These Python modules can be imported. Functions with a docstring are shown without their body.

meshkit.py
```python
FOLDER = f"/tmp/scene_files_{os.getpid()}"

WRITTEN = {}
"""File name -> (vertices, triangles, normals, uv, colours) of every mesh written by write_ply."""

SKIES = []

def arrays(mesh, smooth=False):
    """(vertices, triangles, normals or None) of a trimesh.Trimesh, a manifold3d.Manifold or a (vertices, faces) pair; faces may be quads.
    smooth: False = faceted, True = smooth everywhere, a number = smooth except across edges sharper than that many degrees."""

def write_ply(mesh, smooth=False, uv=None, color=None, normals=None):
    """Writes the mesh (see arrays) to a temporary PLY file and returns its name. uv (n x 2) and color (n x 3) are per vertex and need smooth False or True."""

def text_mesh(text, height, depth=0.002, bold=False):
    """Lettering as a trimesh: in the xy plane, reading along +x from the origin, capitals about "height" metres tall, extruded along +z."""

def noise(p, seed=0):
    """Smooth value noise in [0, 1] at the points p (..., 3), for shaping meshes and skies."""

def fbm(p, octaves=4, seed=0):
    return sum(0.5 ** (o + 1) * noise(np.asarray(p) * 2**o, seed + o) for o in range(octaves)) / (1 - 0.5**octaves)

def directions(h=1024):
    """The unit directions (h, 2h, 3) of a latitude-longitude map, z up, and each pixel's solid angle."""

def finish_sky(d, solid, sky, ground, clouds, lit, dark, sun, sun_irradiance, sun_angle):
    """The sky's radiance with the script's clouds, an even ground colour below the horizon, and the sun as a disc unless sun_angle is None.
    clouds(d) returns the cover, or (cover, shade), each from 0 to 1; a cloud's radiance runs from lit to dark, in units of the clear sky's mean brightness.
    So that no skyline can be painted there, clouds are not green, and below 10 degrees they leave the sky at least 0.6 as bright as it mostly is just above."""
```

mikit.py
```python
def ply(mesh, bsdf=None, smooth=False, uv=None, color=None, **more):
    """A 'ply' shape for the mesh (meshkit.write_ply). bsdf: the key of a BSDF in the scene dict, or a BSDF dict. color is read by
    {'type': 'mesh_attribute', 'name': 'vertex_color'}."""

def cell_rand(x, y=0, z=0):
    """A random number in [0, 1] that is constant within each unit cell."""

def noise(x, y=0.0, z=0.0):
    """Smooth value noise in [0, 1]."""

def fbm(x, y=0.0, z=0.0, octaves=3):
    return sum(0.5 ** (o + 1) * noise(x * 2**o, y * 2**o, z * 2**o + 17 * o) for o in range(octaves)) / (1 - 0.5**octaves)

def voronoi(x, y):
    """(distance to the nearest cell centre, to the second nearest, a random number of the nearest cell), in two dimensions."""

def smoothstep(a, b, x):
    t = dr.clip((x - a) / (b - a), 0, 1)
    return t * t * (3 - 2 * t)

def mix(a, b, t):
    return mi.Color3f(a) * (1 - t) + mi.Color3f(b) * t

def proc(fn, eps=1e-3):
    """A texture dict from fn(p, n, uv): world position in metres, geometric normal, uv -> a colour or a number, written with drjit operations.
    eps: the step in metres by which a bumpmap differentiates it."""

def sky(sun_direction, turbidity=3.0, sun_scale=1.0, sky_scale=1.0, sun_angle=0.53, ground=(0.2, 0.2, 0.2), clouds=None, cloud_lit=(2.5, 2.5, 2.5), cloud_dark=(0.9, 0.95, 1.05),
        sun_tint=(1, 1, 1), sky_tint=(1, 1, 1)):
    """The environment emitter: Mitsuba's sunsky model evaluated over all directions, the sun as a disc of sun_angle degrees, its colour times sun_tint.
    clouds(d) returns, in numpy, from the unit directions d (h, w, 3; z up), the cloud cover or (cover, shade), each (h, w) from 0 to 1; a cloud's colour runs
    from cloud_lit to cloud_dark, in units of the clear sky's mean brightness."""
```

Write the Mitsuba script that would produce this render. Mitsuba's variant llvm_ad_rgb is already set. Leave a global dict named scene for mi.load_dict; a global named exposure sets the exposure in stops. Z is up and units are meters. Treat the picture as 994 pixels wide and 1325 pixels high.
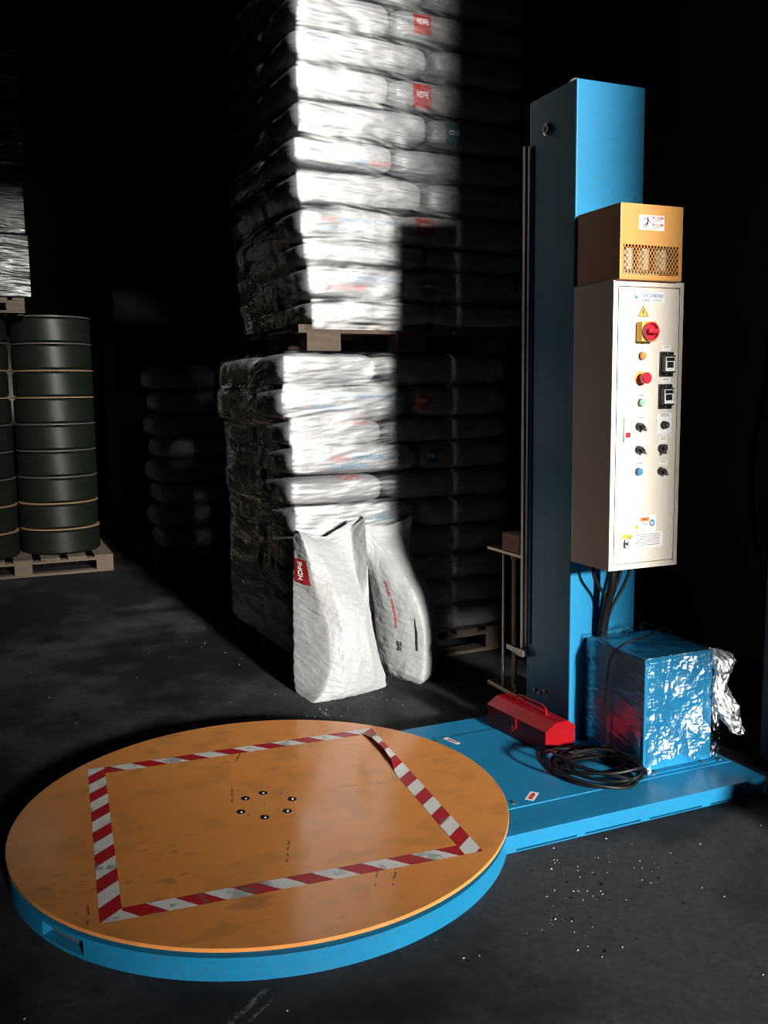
import math
import numpy as np, trimesh, manifold3d
import drjit as dr
import mitsuba as mi
import mikit, meshkit
from shapely.geometry import LineString, Polygon, Point, box as sbox
from shapely.ops import unary_union
from scipy import ndimage

# ------------------------------------------------------------------ camera, sky, sun, exposure
scene, labels = {}, {}
exposure = 1.25
F_PX, CAM = 1187.16, np.array([-0.79, -2.9095, 1.4745])
RIGHT, UP, FWD = np.array([0.91859, -0.39498, -0.01305]), np.array([0.06191, 0.11120, 0.99187]), np.array([0.39032, 0.91193, -0.12660])
T = mi.ScalarTransform4f
scene['camera'] = {'type': 'perspective', 'fov': 2 * math.degrees(math.atan(497 / F_PX)), 'fov_axis': 'x', 'near_clip': 0.05, 'far_clip': 200.0,
                   'to_world': T().look_at(origin=CAM.tolist(), target=(CAM + FWD).tolist(), up=UP.tolist())}
SUN = (0.09, -1.0, 0.230)
scene['sky'] = mikit.sky(SUN, turbidity=3.0, sun_angle=4.6, sun_scale=3.0, sky_scale=0.012, sun_tint=(1.0, 1.48, 3.15), sky_tint=(0.8, 1.0, 1.5), ground=(0.02, 0.02, 0.02))

# ------------------------------------------------------------------ helpers
def put(key, mesh, bsdf, label=None, cat=None, group=None, kind=None, smooth=30, uv=None, **more):
    k, n = key, 0
    while k in scene:
        n += 1
        k = f'{key}_{n:03d}'
    scene[k] = mikit.ply(mesh, bsdf, smooth=smooth, uv=uv, **more)
    tag(k, label, cat, group, kind)
    return k
def tag(k, label=None, cat=None, group=None, kind=None):
    d = {a: b for a, b in (('label', label), ('category', cat), ('group', group), ('kind', kind)) if b}
    if d:
        labels[k] = d
USED = {}
def name(stem):
    n = USED.get(stem, -1) + 1
    USED[stem] = n
    return stem if n == 0 else f'{stem}_{n:03d}'
cat_ = trimesh.util.concatenate
def tm(man):
    m = man.to_mesh()
    return trimesh.Trimesh(np.array(m.vert_properties[:, :3]), np.array(m.tri_verts), process=False)
def man(m):
    m = m.copy(); m.merge_vertices()
    return manifold3d.Manifold(manifold3d.Mesh(np.asarray(m.vertices, np.float32), np.asarray(m.faces, np.uint32)))
def box(lo, hi):
    lo, hi = np.array(lo, float), np.array(hi, float)
    m = trimesh.creation.box(extents=hi - lo); m.apply_translation((lo + hi) / 2)
    return m
def rbox(lo, hi, r=0.004, seg=2):
    """Box with rounded edges: hull of arcs at its corners."""
    lo, hi = np.array(lo, float), np.array(hi, float)
    a = np.linspace(0, math.pi / 2, seg + 1)
    pts = []
    for s in np.ndindex(2, 2, 2):
        sg = np.array(s) * 2 - 1
        c = np.where(sg > 0, hi - r, lo + r)
        for u in a:
            for v in a:
                pts.append(c + r * sg * np.array([math.cos(u) * math.cos(v), math.sin(u) * math.cos(v), math.sin(v)]))
    return trimesh.convex.convex_hull(np.array(pts))
def rm(m, z=0.0, at=(0, 0, 0), x=0.0, y=0.0):
    M = trimesh.transformations.euler_matrix(x, y, z); M[:3, 3] = at
    m = m.copy(); m.apply_transform(M)
    return m
def cyl(p, q, r, n=20, r2=None):
    p, q = np.array(p, float), np.array(q, float); h = np.linalg.norm(q - p)
    prof = [[0, 0], [r, 0], [r2 or r, h], [0, h]]
    m = trimesh.creation.revolve(np.array(prof), sections=n)
    m.apply_transform(trimesh.geometry.align_vectors([0, 0, 1], (q - p) / h)); m.apply_translation(p)
    return m
def lathe(prof, p, axis, n=28):
    m = trimesh.creation.revolve(np.array(prof, float), sections=n)
    m.apply_transform(trimesh.geometry.align_vectors([0, 0, 1], axis)); m.apply_translation(p)
    return m
def spline(pts, n=60, closed=False):
    from scipy.interpolate import CubicSpline
    pts = np.array(pts, float)
    if closed:
        pts = np.vstack([pts, pts[:1]])
    d = np.r_[0, np.cumsum(np.linalg.norm(np.diff(pts, axis=0), axis=1))]
    return CubicSpline(d, pts, bc_type='periodic' if closed else 'natural')(np.linspace(0, d[-1], n))
def tube(path, r, n=8, closed=False):
    path = np.array(path, float)
    t = np.gradient(path, axis=0); t /= np.linalg.norm(t, axis=1, keepdims=True) + 1e-12
    u = np.cross(t[0], [0.3, 0.5, 0.8]); u /= np.linalg.norm(u)
    V = []
    r = np.broadcast_to(r, len(path))
    for i in range(len(path)):
        u = u - t[i] * (u @ t[i]); u /= np.linalg.norm(u); w = np.cross(t[i], u)
        a = np.arange(n) / n * 2 * math.pi
        V.append(path[i] + r[i] * (np.cos(a)[:, None] * u + np.sin(a)[:, None] * w))
    m = len(path); V = np.vstack(V); F = []
    for i in range(m - 1):
        for j in range(n):
            a, b, c, d = i * n + j, i * n + (j + 1) % n, (i + 1) * n + (j + 1) % n, (i + 1) * n + j
            F += [[a, b, c], [a, c, d]]
    V = np.vstack([V, path[0], path[-1]])
    for j in range(n):
        F += [[m * n, (j + 1) % n, j], [m * n + 1, (m - 1) * n + j, (m - 1) * n + (j + 1) % n]]
    return trimesh.Trimesh(V, F, process=False)
def grid(P, wrap=False):
    """Mesh of a grid of points (rows, columns, 3)."""
    a, b = P.shape[:2]
    i, j = np.meshgrid(np.arange(a - 1), np.arange(b if wrap else b - 1), indexing='ij')
    k = (j + 1) % b
    q = np.stack([i * b + j, i * b + k, (i + 1) * b + k, (i + 1) * b + j], -1).reshape(-1, 4)
    return trimesh.Trimesh(P.reshape(-1, 3), np.vstack([q[:, [0, 1, 2]], q[:, [0, 2, 3]]]), process=False)
def ext(poly, h):
    gs = getattr(poly, 'geoms', [poly])
    return cat_([trimesh.creation.extrude_polygon(g, h, engine='earcut') for g in gs if g.area > 1e-10])
fb = lambda p, o=4, s=0: meshkit.fbm(np.asarray(p, float), o, s) - 0.5

# ------------------------------------------------------------------ materials
def P(key, base, rough=0.5, spec=0.5, metal=0.0, two=False, **kw):
    b = {'type': 'principled', 'base_color': base if isinstance(base, dict) else {'type': 'rgb', 'value': list(base)}, 'roughness': rough, 'specular': spec, 'metallic': metal, **kw}
    scene[key] = {'type': 'twosided', 'bsdf': b} if two else b
    return key
N, FBM, SS, MIX = mikit.noise, mikit.fbm, mikit.smoothstep, mikit.mix
def blue_fn(p, n, uv):
    g = FBM(p.x * 7, p.y * 7, p.z * 7, 4); s = SS(0.66, 0.74, FBM(p.x * 60, p.y * 60, p.z * 60, 2))
    c = MIX((0.010, 0.180, 0.36), (0.014, 0.210, 0.41), g)
    return MIX(c, (0.05, 0.13, 0.18), s * 0.35)
P('blue_paint', mikit.proc(blue_fn), 0.38, 0.35)
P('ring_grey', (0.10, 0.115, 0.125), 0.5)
def orange_fn(p, n, uv):
    a = FBM(p.x * 3, p.y * 3, p.z * 3, 5); b = FBM(p.x * 11 + 7, p.y * 11, p.z * 11, 4)
    s1 = SS(0.57, 0.72, FBM(p.x * 5 + 3, p.y * 14 + 9, 0.5, 4)) * SS(0.42, 0.66, FBM(p.x * 2.2, p.y * 2.2 + 31, 0.2, 2))
    sm = SS(0.60, 0.75, FBM(p.x * 26, p.y * 60 + 5, 0.3, 3)) * SS(0.5, 0.7, FBM(p.x * 3 + 50, p.y * 3, 0.9, 3))
    c = MIX((0.72, 0.270, 0.068), (0.82, 0.325, 0.092), a)
    c = MIX(c, (0.56, 0.235, 0.07), SS(0.5, 0.75, b) * 0.5)
    c = MIX(c, (0.22, 0.115, 0.06), s1 * 0.40)
    # thin dark scuff lines
    for ax, ay, bx, by in ((0.043, 0.50, -0.005, 0.40), (-0.07, 0.20, -0.10, 0.06), (0.0, -0.27, -0.055, -0.42), (-0.62, -0.40, -0.63, -0.50), (0.29, 0.02, 0.44, -0.01), (0.18, -0.56, 0.13, -0.66), (0.23, -0.58, 0.18, -0.67)):
        L = math.hypot(bx - ax, by - ay); ux, uy = (bx - ax) / L, (by - ay) / L
        u, v = (p.x - ax) * ux + (p.y - ay) * uy, -(p.x - ax) * uy + (p.y - ay) * ux + 0.004 * (N(p.x * 40, p.y * 40, 0.0) - 0.5)
        c = MIX(c, (0.06, 0.04, 0.03), SS(0.0045, 0.0015, dr.abs(v)) * SS(-0.01, 0.01, u) * SS(L + 0.01, L - 0.01, u) * SS(0.35, 0.55, N(p.x * 90, p.y * 90, 0.3)) * 0.75)
    return MIX(c, (0.12, 0.07, 0.045), sm * 0.35)
P('orange_disc', mikit.proc(orange_fn), mikit.proc(lambda p, n, uv: 0.10 + 0.11 * FBM(p.x * 6, p.y * 6, p.z, 4)), 0.55)
P('orange_paint', (0.58, 0.275, 0.068), 0.42)
def floor_fn(p, n, uv):
    a = FBM(p.x * 1.3 + 3, p.y * 1.3, 0.1, 5); b = FBM(p.x * 6, p.y * 6 + 11, 0.7, 5); g = FBM(p.x * 70, p.y * 70, 0.2, 2)
    c = MIX((0.009, 0.0087, 0.009), (0.046, 0.0453, 0.0482), SS(0.36, 0.66, a * 0.62 + b * 0.38))
    c = c * (0.72 + 0.55 * g)
    c = MIX(c, (0.010, 0.0095, 0.009), SS(0.55, 0.70, FBM(p.x * 2.4 + 40, p.y * 2.4, 0.4, 5)) * 0.6)
    c = MIX(c, (0.034, 0.027, 0.021), SS(0.6, 0.75, FBM(p.x * 4 + 80, p.y * 4, 0.4, 4)) * 0.4)
    # two chalky scrape lines in front of the turntable, straight across the floor
    for (ax, ay, dx, dy, w, l) in ((-0.385, -0.94, 0.80, 0.60, 0.012, 0.20), (-0.345, -0.955, 0.80, 0.60, 0.006, 0.15)):
        u, v = (p.x - ax) * dx + (p.y - ay) * dy, -(p.x - ax) * dy + (p.y - ay) * dx
        k = SS(w, w * 0.4, dr.abs(v)) * SS(l, l * 0.8, dr.abs(u)) * SS(0.40, 0.62, FBM(p.x * 90, p.y * 90, 0.5, 3))
        c = MIX(c, (0.16, 0.155, 0.155), k * 0.7)
    return c
scene['floor_concrete'] = {'type': 'bumpmap', 'nested': P('floor_base', mikit.proc(floor_fn), mikit.proc(lambda p, n, uv: 0.58 + 0.3 * FBM(p.x * 4, p.y * 4, 0.0, 4)), 0.2) and scene.pop('floor_base'),
                           'bump': mikit.proc(lambda p, n, uv: 0.6 * FBM(p.x * 40, p.y * 40, 0.0, 3) + 1.2 * FBM(p.x * 8, p.y * 8, 0.0, 3)), 'scale': 0.0016}
P('wall_paint', mikit.proc(lambda p, n, uv: MIX((0.055, 0.059, 0.047), (0.085, 0.089, 0.073), FBM(p.x * 2, p.y * 2, p.z * 2, 4))), 0.85, 0.2, two=True)
P('roof_sheet', (0.02, 0.02, 0.021), 0.7, 0.2, two=True)
P('beige_paint', mikit.proc(lambda p, n, uv: MIX((0.66, 0.60, 0.52), (0.69, 0.63, 0.55), FBM(p.x * 9, p.y * 9, p.z * 9, 3))), 0.45)
P('steel', (0.55, 0.55, 0.56), 0.28, 0.5, 1.0)
P('dull_steel', (0.33, 0.30, 0.26), 0.42, 0.5, 1.0)
P('brass_steel', (0.42, 0.34, 0.24), 0.45, 0.5, 1.0)
P('black_rubber', (0.006, 0.006, 0.007), 0.45, 0.25)
P('black_plastic', (0.010, 0.010, 0.011), 0.30, 0.5)
P('gap_dark', (0.008, 0.008, 0.008), 0.8, 0.1)
P('white_plastic', (0.72, 0.71, 0.68), 0.35)
P('sticker_white', (0.80, 0.79, 0.77), 0.4)
P('grey_print', (0.16, 0.16, 0.17), 0.5)
P('dial_glass', (0.02, 0.022, 0.025), 0.12)
P('red_plastic', (0.50, 0.025, 0.045), 0.22, 0.6)
P('red_paint', mikit.proc(lambda p, n, uv: MIX((0.235, 0.003, 0.007), (0.275, 0.005, 0.010), FBM(p.x * 12, p.y * 12, p.z * 12, 3))), 0.32, 0.3)
P('yellow_plastic', (0.72, 0.42, 0.06), 0.35)
P('orange_lens', (0.80, 0.28, 0.07), 0.22)
P('green_lens', (0.30, 0.62, 0.42), 0.22)
P('blue_lens', (0.06, 0.25, 0.52), 0.22)
P('ink_blue', (0.03, 0.15, 0.27), 0.5)
P('ink_sky', (0.07, 0.17, 0.42), 0.5)
P('ink_red', (0.50, 0.03, 0.03), 0.5)
P('ink_black', (0.015, 0.015, 0.016), 0.5)
P('panel_red', (0.33, 0.018, 0.02), 0.35, two=True)
P('panel_teal', (0.03, 0.12, 0.17), 0.35, two=True)
P('ceramic', mikit.proc(lambda p, n, uv: MIX((0.50, 0.46, 0.41), (0.66, 0.62, 0.56), SS(0.35, 0.6, dr.abs(p.z * 180 - dr.floor(p.z * 180) - 0.5) * 2))), 0.4)
P('wood', mikit.proc(lambda p, n, uv: MIX((0.24, 0.13, 0.08), (0.40, 0.25, 0.16), FBM(p.x * 4, p.y * 40, p.z * 40, 4))), 0.7, 0.25)
P('old_wood', mikit.proc(lambda p, n, uv: MIX((0.050, 0.037, 0.029), (0.105, 0.077, 0.058), FBM(p.x * 5 + p.z * 40, p.y * 5, p.z * 30, 4))), 0.8, 0.2)
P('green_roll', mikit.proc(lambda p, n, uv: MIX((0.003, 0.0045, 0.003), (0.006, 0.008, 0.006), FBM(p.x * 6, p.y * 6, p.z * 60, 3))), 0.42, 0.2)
P('rim_dark', (0.035, 0.035, 0.033), 0.5, 0.3)
P('card', (0.13, 0.08, 0.042), 0.7, 0.2)
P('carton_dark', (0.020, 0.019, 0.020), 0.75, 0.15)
P('grey_panel', (0.16, 0.17, 0.18), 0.6)
def tape_fn(p, n, uv):
    s = uv.x / 0.156 - uv.y / 0.156 * 0.95; f = s - dr.floor(s)
    w = SS(0.48, 0.52, f) * SS(1.0, 0.985, f) + SS(0.015, 0.0, f)
    c = MIX((0.40, 0.012, 0.020), (0.66, 0.65, 0.63), w)
    d = SS(0.58, 0.70, FBM(p.x * 14, p.y * 14, 2.2, 4)) * 0.5 + SS(0.62, 0.7, FBM(p.x * 50, p.y * 50, 1.2, 3)) * SS(0.5, 0.7, FBM(p.x * 5, p.y * 5, 7.2, 2)) * 0.6
    return MIX(c, (0.10, 0.095, 0.085), dr.minimum(d, 0.75))
P('hazard_print', mikit.proc(tape_fn), 0.38, 0.5, two=True)
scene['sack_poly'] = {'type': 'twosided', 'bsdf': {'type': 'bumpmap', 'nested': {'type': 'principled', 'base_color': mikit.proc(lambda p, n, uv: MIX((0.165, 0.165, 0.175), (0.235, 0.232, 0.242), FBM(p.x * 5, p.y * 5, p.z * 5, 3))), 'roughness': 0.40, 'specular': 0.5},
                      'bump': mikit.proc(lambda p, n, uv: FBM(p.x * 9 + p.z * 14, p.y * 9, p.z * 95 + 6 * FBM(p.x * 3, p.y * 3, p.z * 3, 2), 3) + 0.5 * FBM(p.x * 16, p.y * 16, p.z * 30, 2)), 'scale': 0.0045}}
scene['sack_woven'] = {'type': 'twosided', 'bsdf': {'type': 'bumpmap', 'nested': {'type': 'principled', 'base_color': {'type': 'rgb', 'value': [0.34, 0.34, 0.343]}, 'roughness': 0.5, 'specular': 0.45},
                       'bump': mikit.proc(lambda p, n, uv: FBM(p.x * 22, p.y * 22, p.z * 60 + p.x * 18, 3)), 'scale': 0.006}}
def film(key, w, alpha):
    scene[key] = {'type': 'blendbsdf', 'weight': w, 'a': {'type': 'thindielectric', 'int_ior': 1.5}, 'b': {'type': 'twosided', 'bsdf': {'type': 'roughconductor', 'material': 'none', 'alpha': alpha, 'distribution': 'beckmann', 'specular_reflectance': {'type': 'rgb', 'value': [0.9, 0.9, 0.9]}}}}
film('film', 0.085, 0.17)
film('film_thin', 0.035, 0.14)
film('film_creased', 0.20, 0.18)
film('film_bunched', 0.6, 0.28)

# ------------------------------------------------------------------ the setting
put('floor', box((-7, -6.0, -0.2), (3.2, 10, 0)), 'floor_concrete', kind='structure', smooth=False)
put('wall_right', box((3.0, -4.4, 0), (3.2, 10, 6.4)), 'wall_paint', kind='structure', smooth=False)
put('wall_left', box((-7.2, -4.4, 0), (-7, 10, 6.4)), 'wall_paint', kind='structure', smooth=False)
put('wall_back', box((-7, 9.8, 0), (3.0, 10, 6.4)), 'wall_paint', kind='structure', smooth=False)
put('ceiling', box((-7.2, -4.4, 6.4), (3.2, 10, 6.6)), 'roof_sheet', kind='structure', smooth=False)
DX0, DX1, DZ, DY = -0.95, 1.885, 5.0, -4.2        # the open gateway that the daylight comes through
put('wall_front', cat_([box((-7, DY - 0.2, 0), (DX0, DY, 6.4)), box((DX1 + 0.41, DY - 0.2, 0), (3.0, DY, 1.40)), box((DX1, DY - 0.2, 1.40), (3.0, DY, 6.4)), box((DX0, DY - 0.2, DZ), (DX1, DY, 6.4))]), 'wall_paint', kind='structure', smooth=False)  # low notch at right added so sun reaches the motor housing

# unseen wall added outside: its edge half covers the low sun for the left
put('wall_sun_blocker', box((-14, -27.5, -0.2), (2.03, -26.0, 12.0)), 'wall_paint', kind='structure', smooth=False)

# ------------------------------------------------------------------ wrapping machine: base, drum, mast, carriage
ZB, ZT = 0.064, 0.091
Y0, Y1, S0, S1, XE = -0.495, 0.515, -0.330, 0.355, 1.763
W = 'wrapping_machine'
tag(W, 'blue steel pallet wrapping machine with tall mast, long base and round drum', 'wrapping machine')
base = man(rbox((0.45, Y0, 0.0), (XE, Y1, ZB - 0.003), 0.004)) - manifold3d.Manifold.cylinder(0.4, 0.81, 0.81, 96).translate((0, 0, -0.1))
for a, b, z in ((0.693, 0.926, 0.009), (0.962, 1.19, 0.010), (1.229, 1.458, 0.008), (1.498, 1.66, 0.007)):
    base = base - man(box((a, Y0 - 0.01, z - 0.003), (b, Y0 + 0.03, z + 0.003)))
put(W + '__base_frame', tm(base), 'blue_paint')
cov = man(rbox((0.45, S0, ZB - 0.02), (XE - 0.012, S1, ZB), 0.0022)) - manifold3d.Manifold.cylinder(0.4, 0.83, 0.83, 96).translate((0, 0, -0.1))
put(W + '__cover_plate', tm(cov), 'blue_paint')
for x, y in ((0.803, -0.296), (0.815, 0.32), (1.40, -0.305), (1.72, -0.30)):
    put(W + '__screw', lathe([[0, 0], [0.007, 0], [0.007, 0.003], [0.004, 0.005], [0, 0.005]], (x, y, ZB), (0, 0, 1), 12), 'dull_steel')
C = manifold3d.Manifold.cylinder
drum = C(0.064, 0.822, 0.822, 180) - C(0.2, 0.70, 0.70, 90).translate((0, 0, -0.05))
ang = math.atan2(-0.44, -0.70)
drum = drum - man(rm(box((-0.30, -0.088, 0.010), (0.10, 0.088, 0.052)), ang, (0.80 * math.cos(ang), 0.80 * math.sin(ang), 0)))
put(W + '__drum', tm(drum), 'blue_paint', smooth=25)
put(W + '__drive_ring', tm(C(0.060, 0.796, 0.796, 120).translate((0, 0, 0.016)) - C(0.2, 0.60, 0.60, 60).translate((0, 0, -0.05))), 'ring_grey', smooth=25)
MX, MY, MW, MD, MH = 1.2996, 0.095, 0.3168, 0.325, 2.635
put(W + '__mast', tm(man(rbox((MX, MY, ZB), (MX + MW, MY + MD, MH), 0.006, 3)) - man(box((MX - 0.01, MY + MD - 0.045, 0.40), (MX + 0.05, MY + MD - 0.026, 2.46)))), 'blue_paint')
put(W + '__mast__cap_plug', cat_([lathe([[0.010, 0], [0.024, 0], [0.024, 0.008], [0.018, 0.012], [0.010, 0.012], [0.010, 0]], (MX, 0.288, 2.50), (-1, 0, 0)), cyl((MX, 0.288, 2.50), (MX - 0.006, 0.288, 2.50), 0.011)]), 'steel')
for y, z in ((0.344, 0.211), (0.310, 0.205), (0.266, 0.224)):
    put(W + '__mast__bolt', lathe([[0, 0], [0.010, 0], [0.010, 0.006], [0.006, 0.009], [0, 0.009]], (MX, y, z), (-1, 0, 0), 12), 'dull_steel')
put(W + '__lifting_eye', tube(spline([(MX + 0.03, MY + 0.10, MH - 0.01), (MX + 0.045, MY + 0.10, MH + 0.025), (MX + 0.075, MY + 0.10, MH + 0.032), (MX + 0.10, MY + 0.10, MH + 0.012), (MX + 0.105, MY + 0.10, MH - 0.01)], 30), 0.006), 'dull_steel')
for x in (MX - 0.016, MX + 0.004):
    put(W + '__slide_rail', rbox((x, MY + MD + 0.004, 0.335), (x + 0.013, MY + MD + 0.026, 2.471), 0.002, 1), 'dull_steel')
put(W + '__film_carriage__shelf_plate', rbox((MX - 0.006, 0.45, 0.762), (MX + 0.17, 0.752, 0.776), 0.002, 1), 'brass_steel')
put(W + '__film_carriage__shelf_plate', rbox((MX - 0.006, 0.428, 0.122), (MX + 0.17, 0.75, 0.140), 0.002, 1), 'brass_steel')
put(W + '__film_carriage__roller', cyl((MX + 0.012, 0.634, 0.14), (MX + 0.012, 0.634, 0.762), 0.006), 'steel')
put(W + '__film_carriage__roller', cyl((MX + 0.05, 0.600, 0.14), (MX + 0.05, 0.600, 0.762), 0.012), 'brass_steel')
put(W + '__film_carriage__spindle', cyl((MX + 0.012, 0.56, 0.742), (MX + 0.012, 0.56, 0.762), 0.004), 'steel')
put(W + '__film_carriage__spindle', cat_([cyl((MX + 0.012, 0.53, 0.14), (MX + 0.012, 0.53, 0.165), 0.005), cyl((MX + 0.012, 0.53, 0.165), (MX + 0.012, 0.53, 0.175), 0.008)]), 'steel')
put(W + '__limit_bracket', cat_([rbox((MX - 0.03, 0.425, 0.345), (MX - 0.012, 0.54, 0.368), 0.002, 1), rbox((MX - 0.035, 0.40, 0.34), (MX - 0.002, 0.452, 0.372), 0.003, 1)]), 'dull_steel')
# warning stickers on the base
for (x, y, a, l, w) in ((0.8756, 0.307, 1.82, 0.084, 0.022), (0.891, -0.2755, 0.72, 0.070, 0.032)):
    M = lambda m, z: rm(m, a, (x, y, ZB + z))
    st = put(W + '__warning_sticker', M(box((-l / 2, -w / 2, 0), (l / 2, w / 2, 0.0006)), 0), 'sticker_white', 'small white sticker with red arrow', smooth=False)
    arrow = Polygon([(-l * .40, -w * .12), (l * .10, -w * .12), (l * .10, -w * .32), (l * .40, 0), (l * .10, w * .32), (l * .10, w * .12), (-l * .40, w * .12)])
    bars = unary_union([arrow] + [sbox(-l * .38 + k * l * .12, -w * .3, -l * .32 + k * l * .12, w * .3) for k in range(4)])
    put(st + '__arrow_print', M(ext(bars, 0.0004), 0.0006), 'ink_red', smooth=False)

# ------------------------------------------------------------------ turntable
tt = name('turntable')
tag(tt, 'large round orange turntable disc marked with a square of hazard tape', 'turntable')
disc = lathe([[0, 0], [0.822, 0], [0.825, 0.002], [0.825, 0.010], [0.8235, 0.012], [0.0, 0.012]], (0, 0, ZT - 0.012), (0, 0, 1), 220)
put(tt + '__disc', disc, 'orange_disc', smooth=20)
Q = np.array([(-0.5269, 0.5689), (0.6049, 0.5163), (0.5141, -0.5941), (-0.6006, -0.5122)])
TWD = 0.060
def tape(a, b, off, flip, lift=None):
    """a strip of tape from a to b, its outer edge on the line a-b"""
    a, b = np.array(a), np.array(b); L = np.linalg.norm(b - a); d = (b - a) / L; nrm = np.array([d[1], -d[0]])
    nu, nv = 140, 9
    u, v = np.meshgrid(np.linspace(0, L, nu), np.linspace(0, TWD, nv), indexing='ij')
    xy = a + u[..., None] * d + v[..., None] * nrm
    z = ZT + 0.0006 + off + 0.0004 * fb(np.stack([u * 30, v * 30, 0 * u], -1), 2, 5) * 2
    if lift:
        c, wd, h = lift
        k = np.exp(-((u - c) / wd) ** 4)
        z = z + h * k * (v / TWD) ** 0.8 * (0.8 + 0.5 * fb(np.stack([u * 18, v * 9, 0 * u], -1), 2, 8))
        xy = xy - nrm * (0.022 * k * (v / TWD) ** 1.5)[..., None]
    g = grid(np.concatenate([xy, z[..., None]], -1))
    uvs = np.stack([u, v if flip > 0 else TWD - v], -1).reshape(-1, 2)
    put(tt + '__hazard_tape', g, 'hazard_print', 'red and white striped tape strip', smooth=True, uv=uvs)
tape(Q[0], Q[1], 0.0000, 1)
tape(Q[1], Q[2], 0.0004, 1, (0.26, 0.17, 0.020))
tape(Q[2], Q[3], 0.0000, 1)
tape(Q[3], Q[0], 0.0004, 1)
for x, y in ((0.0178, 0.0897), (0.0961, 0.0), (0.0533, -0.0815), (-0.0286, -0.0947), (-0.0905, -0.022), (-0.0501, 0.0727)):
    b_ = put(tt + '__bolt', lathe([[0.006, 0.0002], [0.0145, 0.0002], [0.0145, 0.0016], [0.0085, 0.0016], [0.006, 0.0008], [0.006, 0.0002]], (x, y, ZT), (0, 0, 1), 20), 'gap_dark', 'dark countersunk bolt')
    put(b_ + '__bolt_head', lathe([[0, 0], [0.0075, 0], [0.006, 0.004], [0, 0.0045]], (x, y, ZT), (0, 0, 1), 16), 'steel')
for x, y in ((0.077, 0.052), (-0.0725, -0.057), (0.0, 0.0)):
    put(tt + '__pin', lathe([[0, 0], [0.004, 0], [0.003, 0.002], [0, 0.002]], (x, y, ZT), (0, 0, 1), 12), 'dull_steel')

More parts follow.
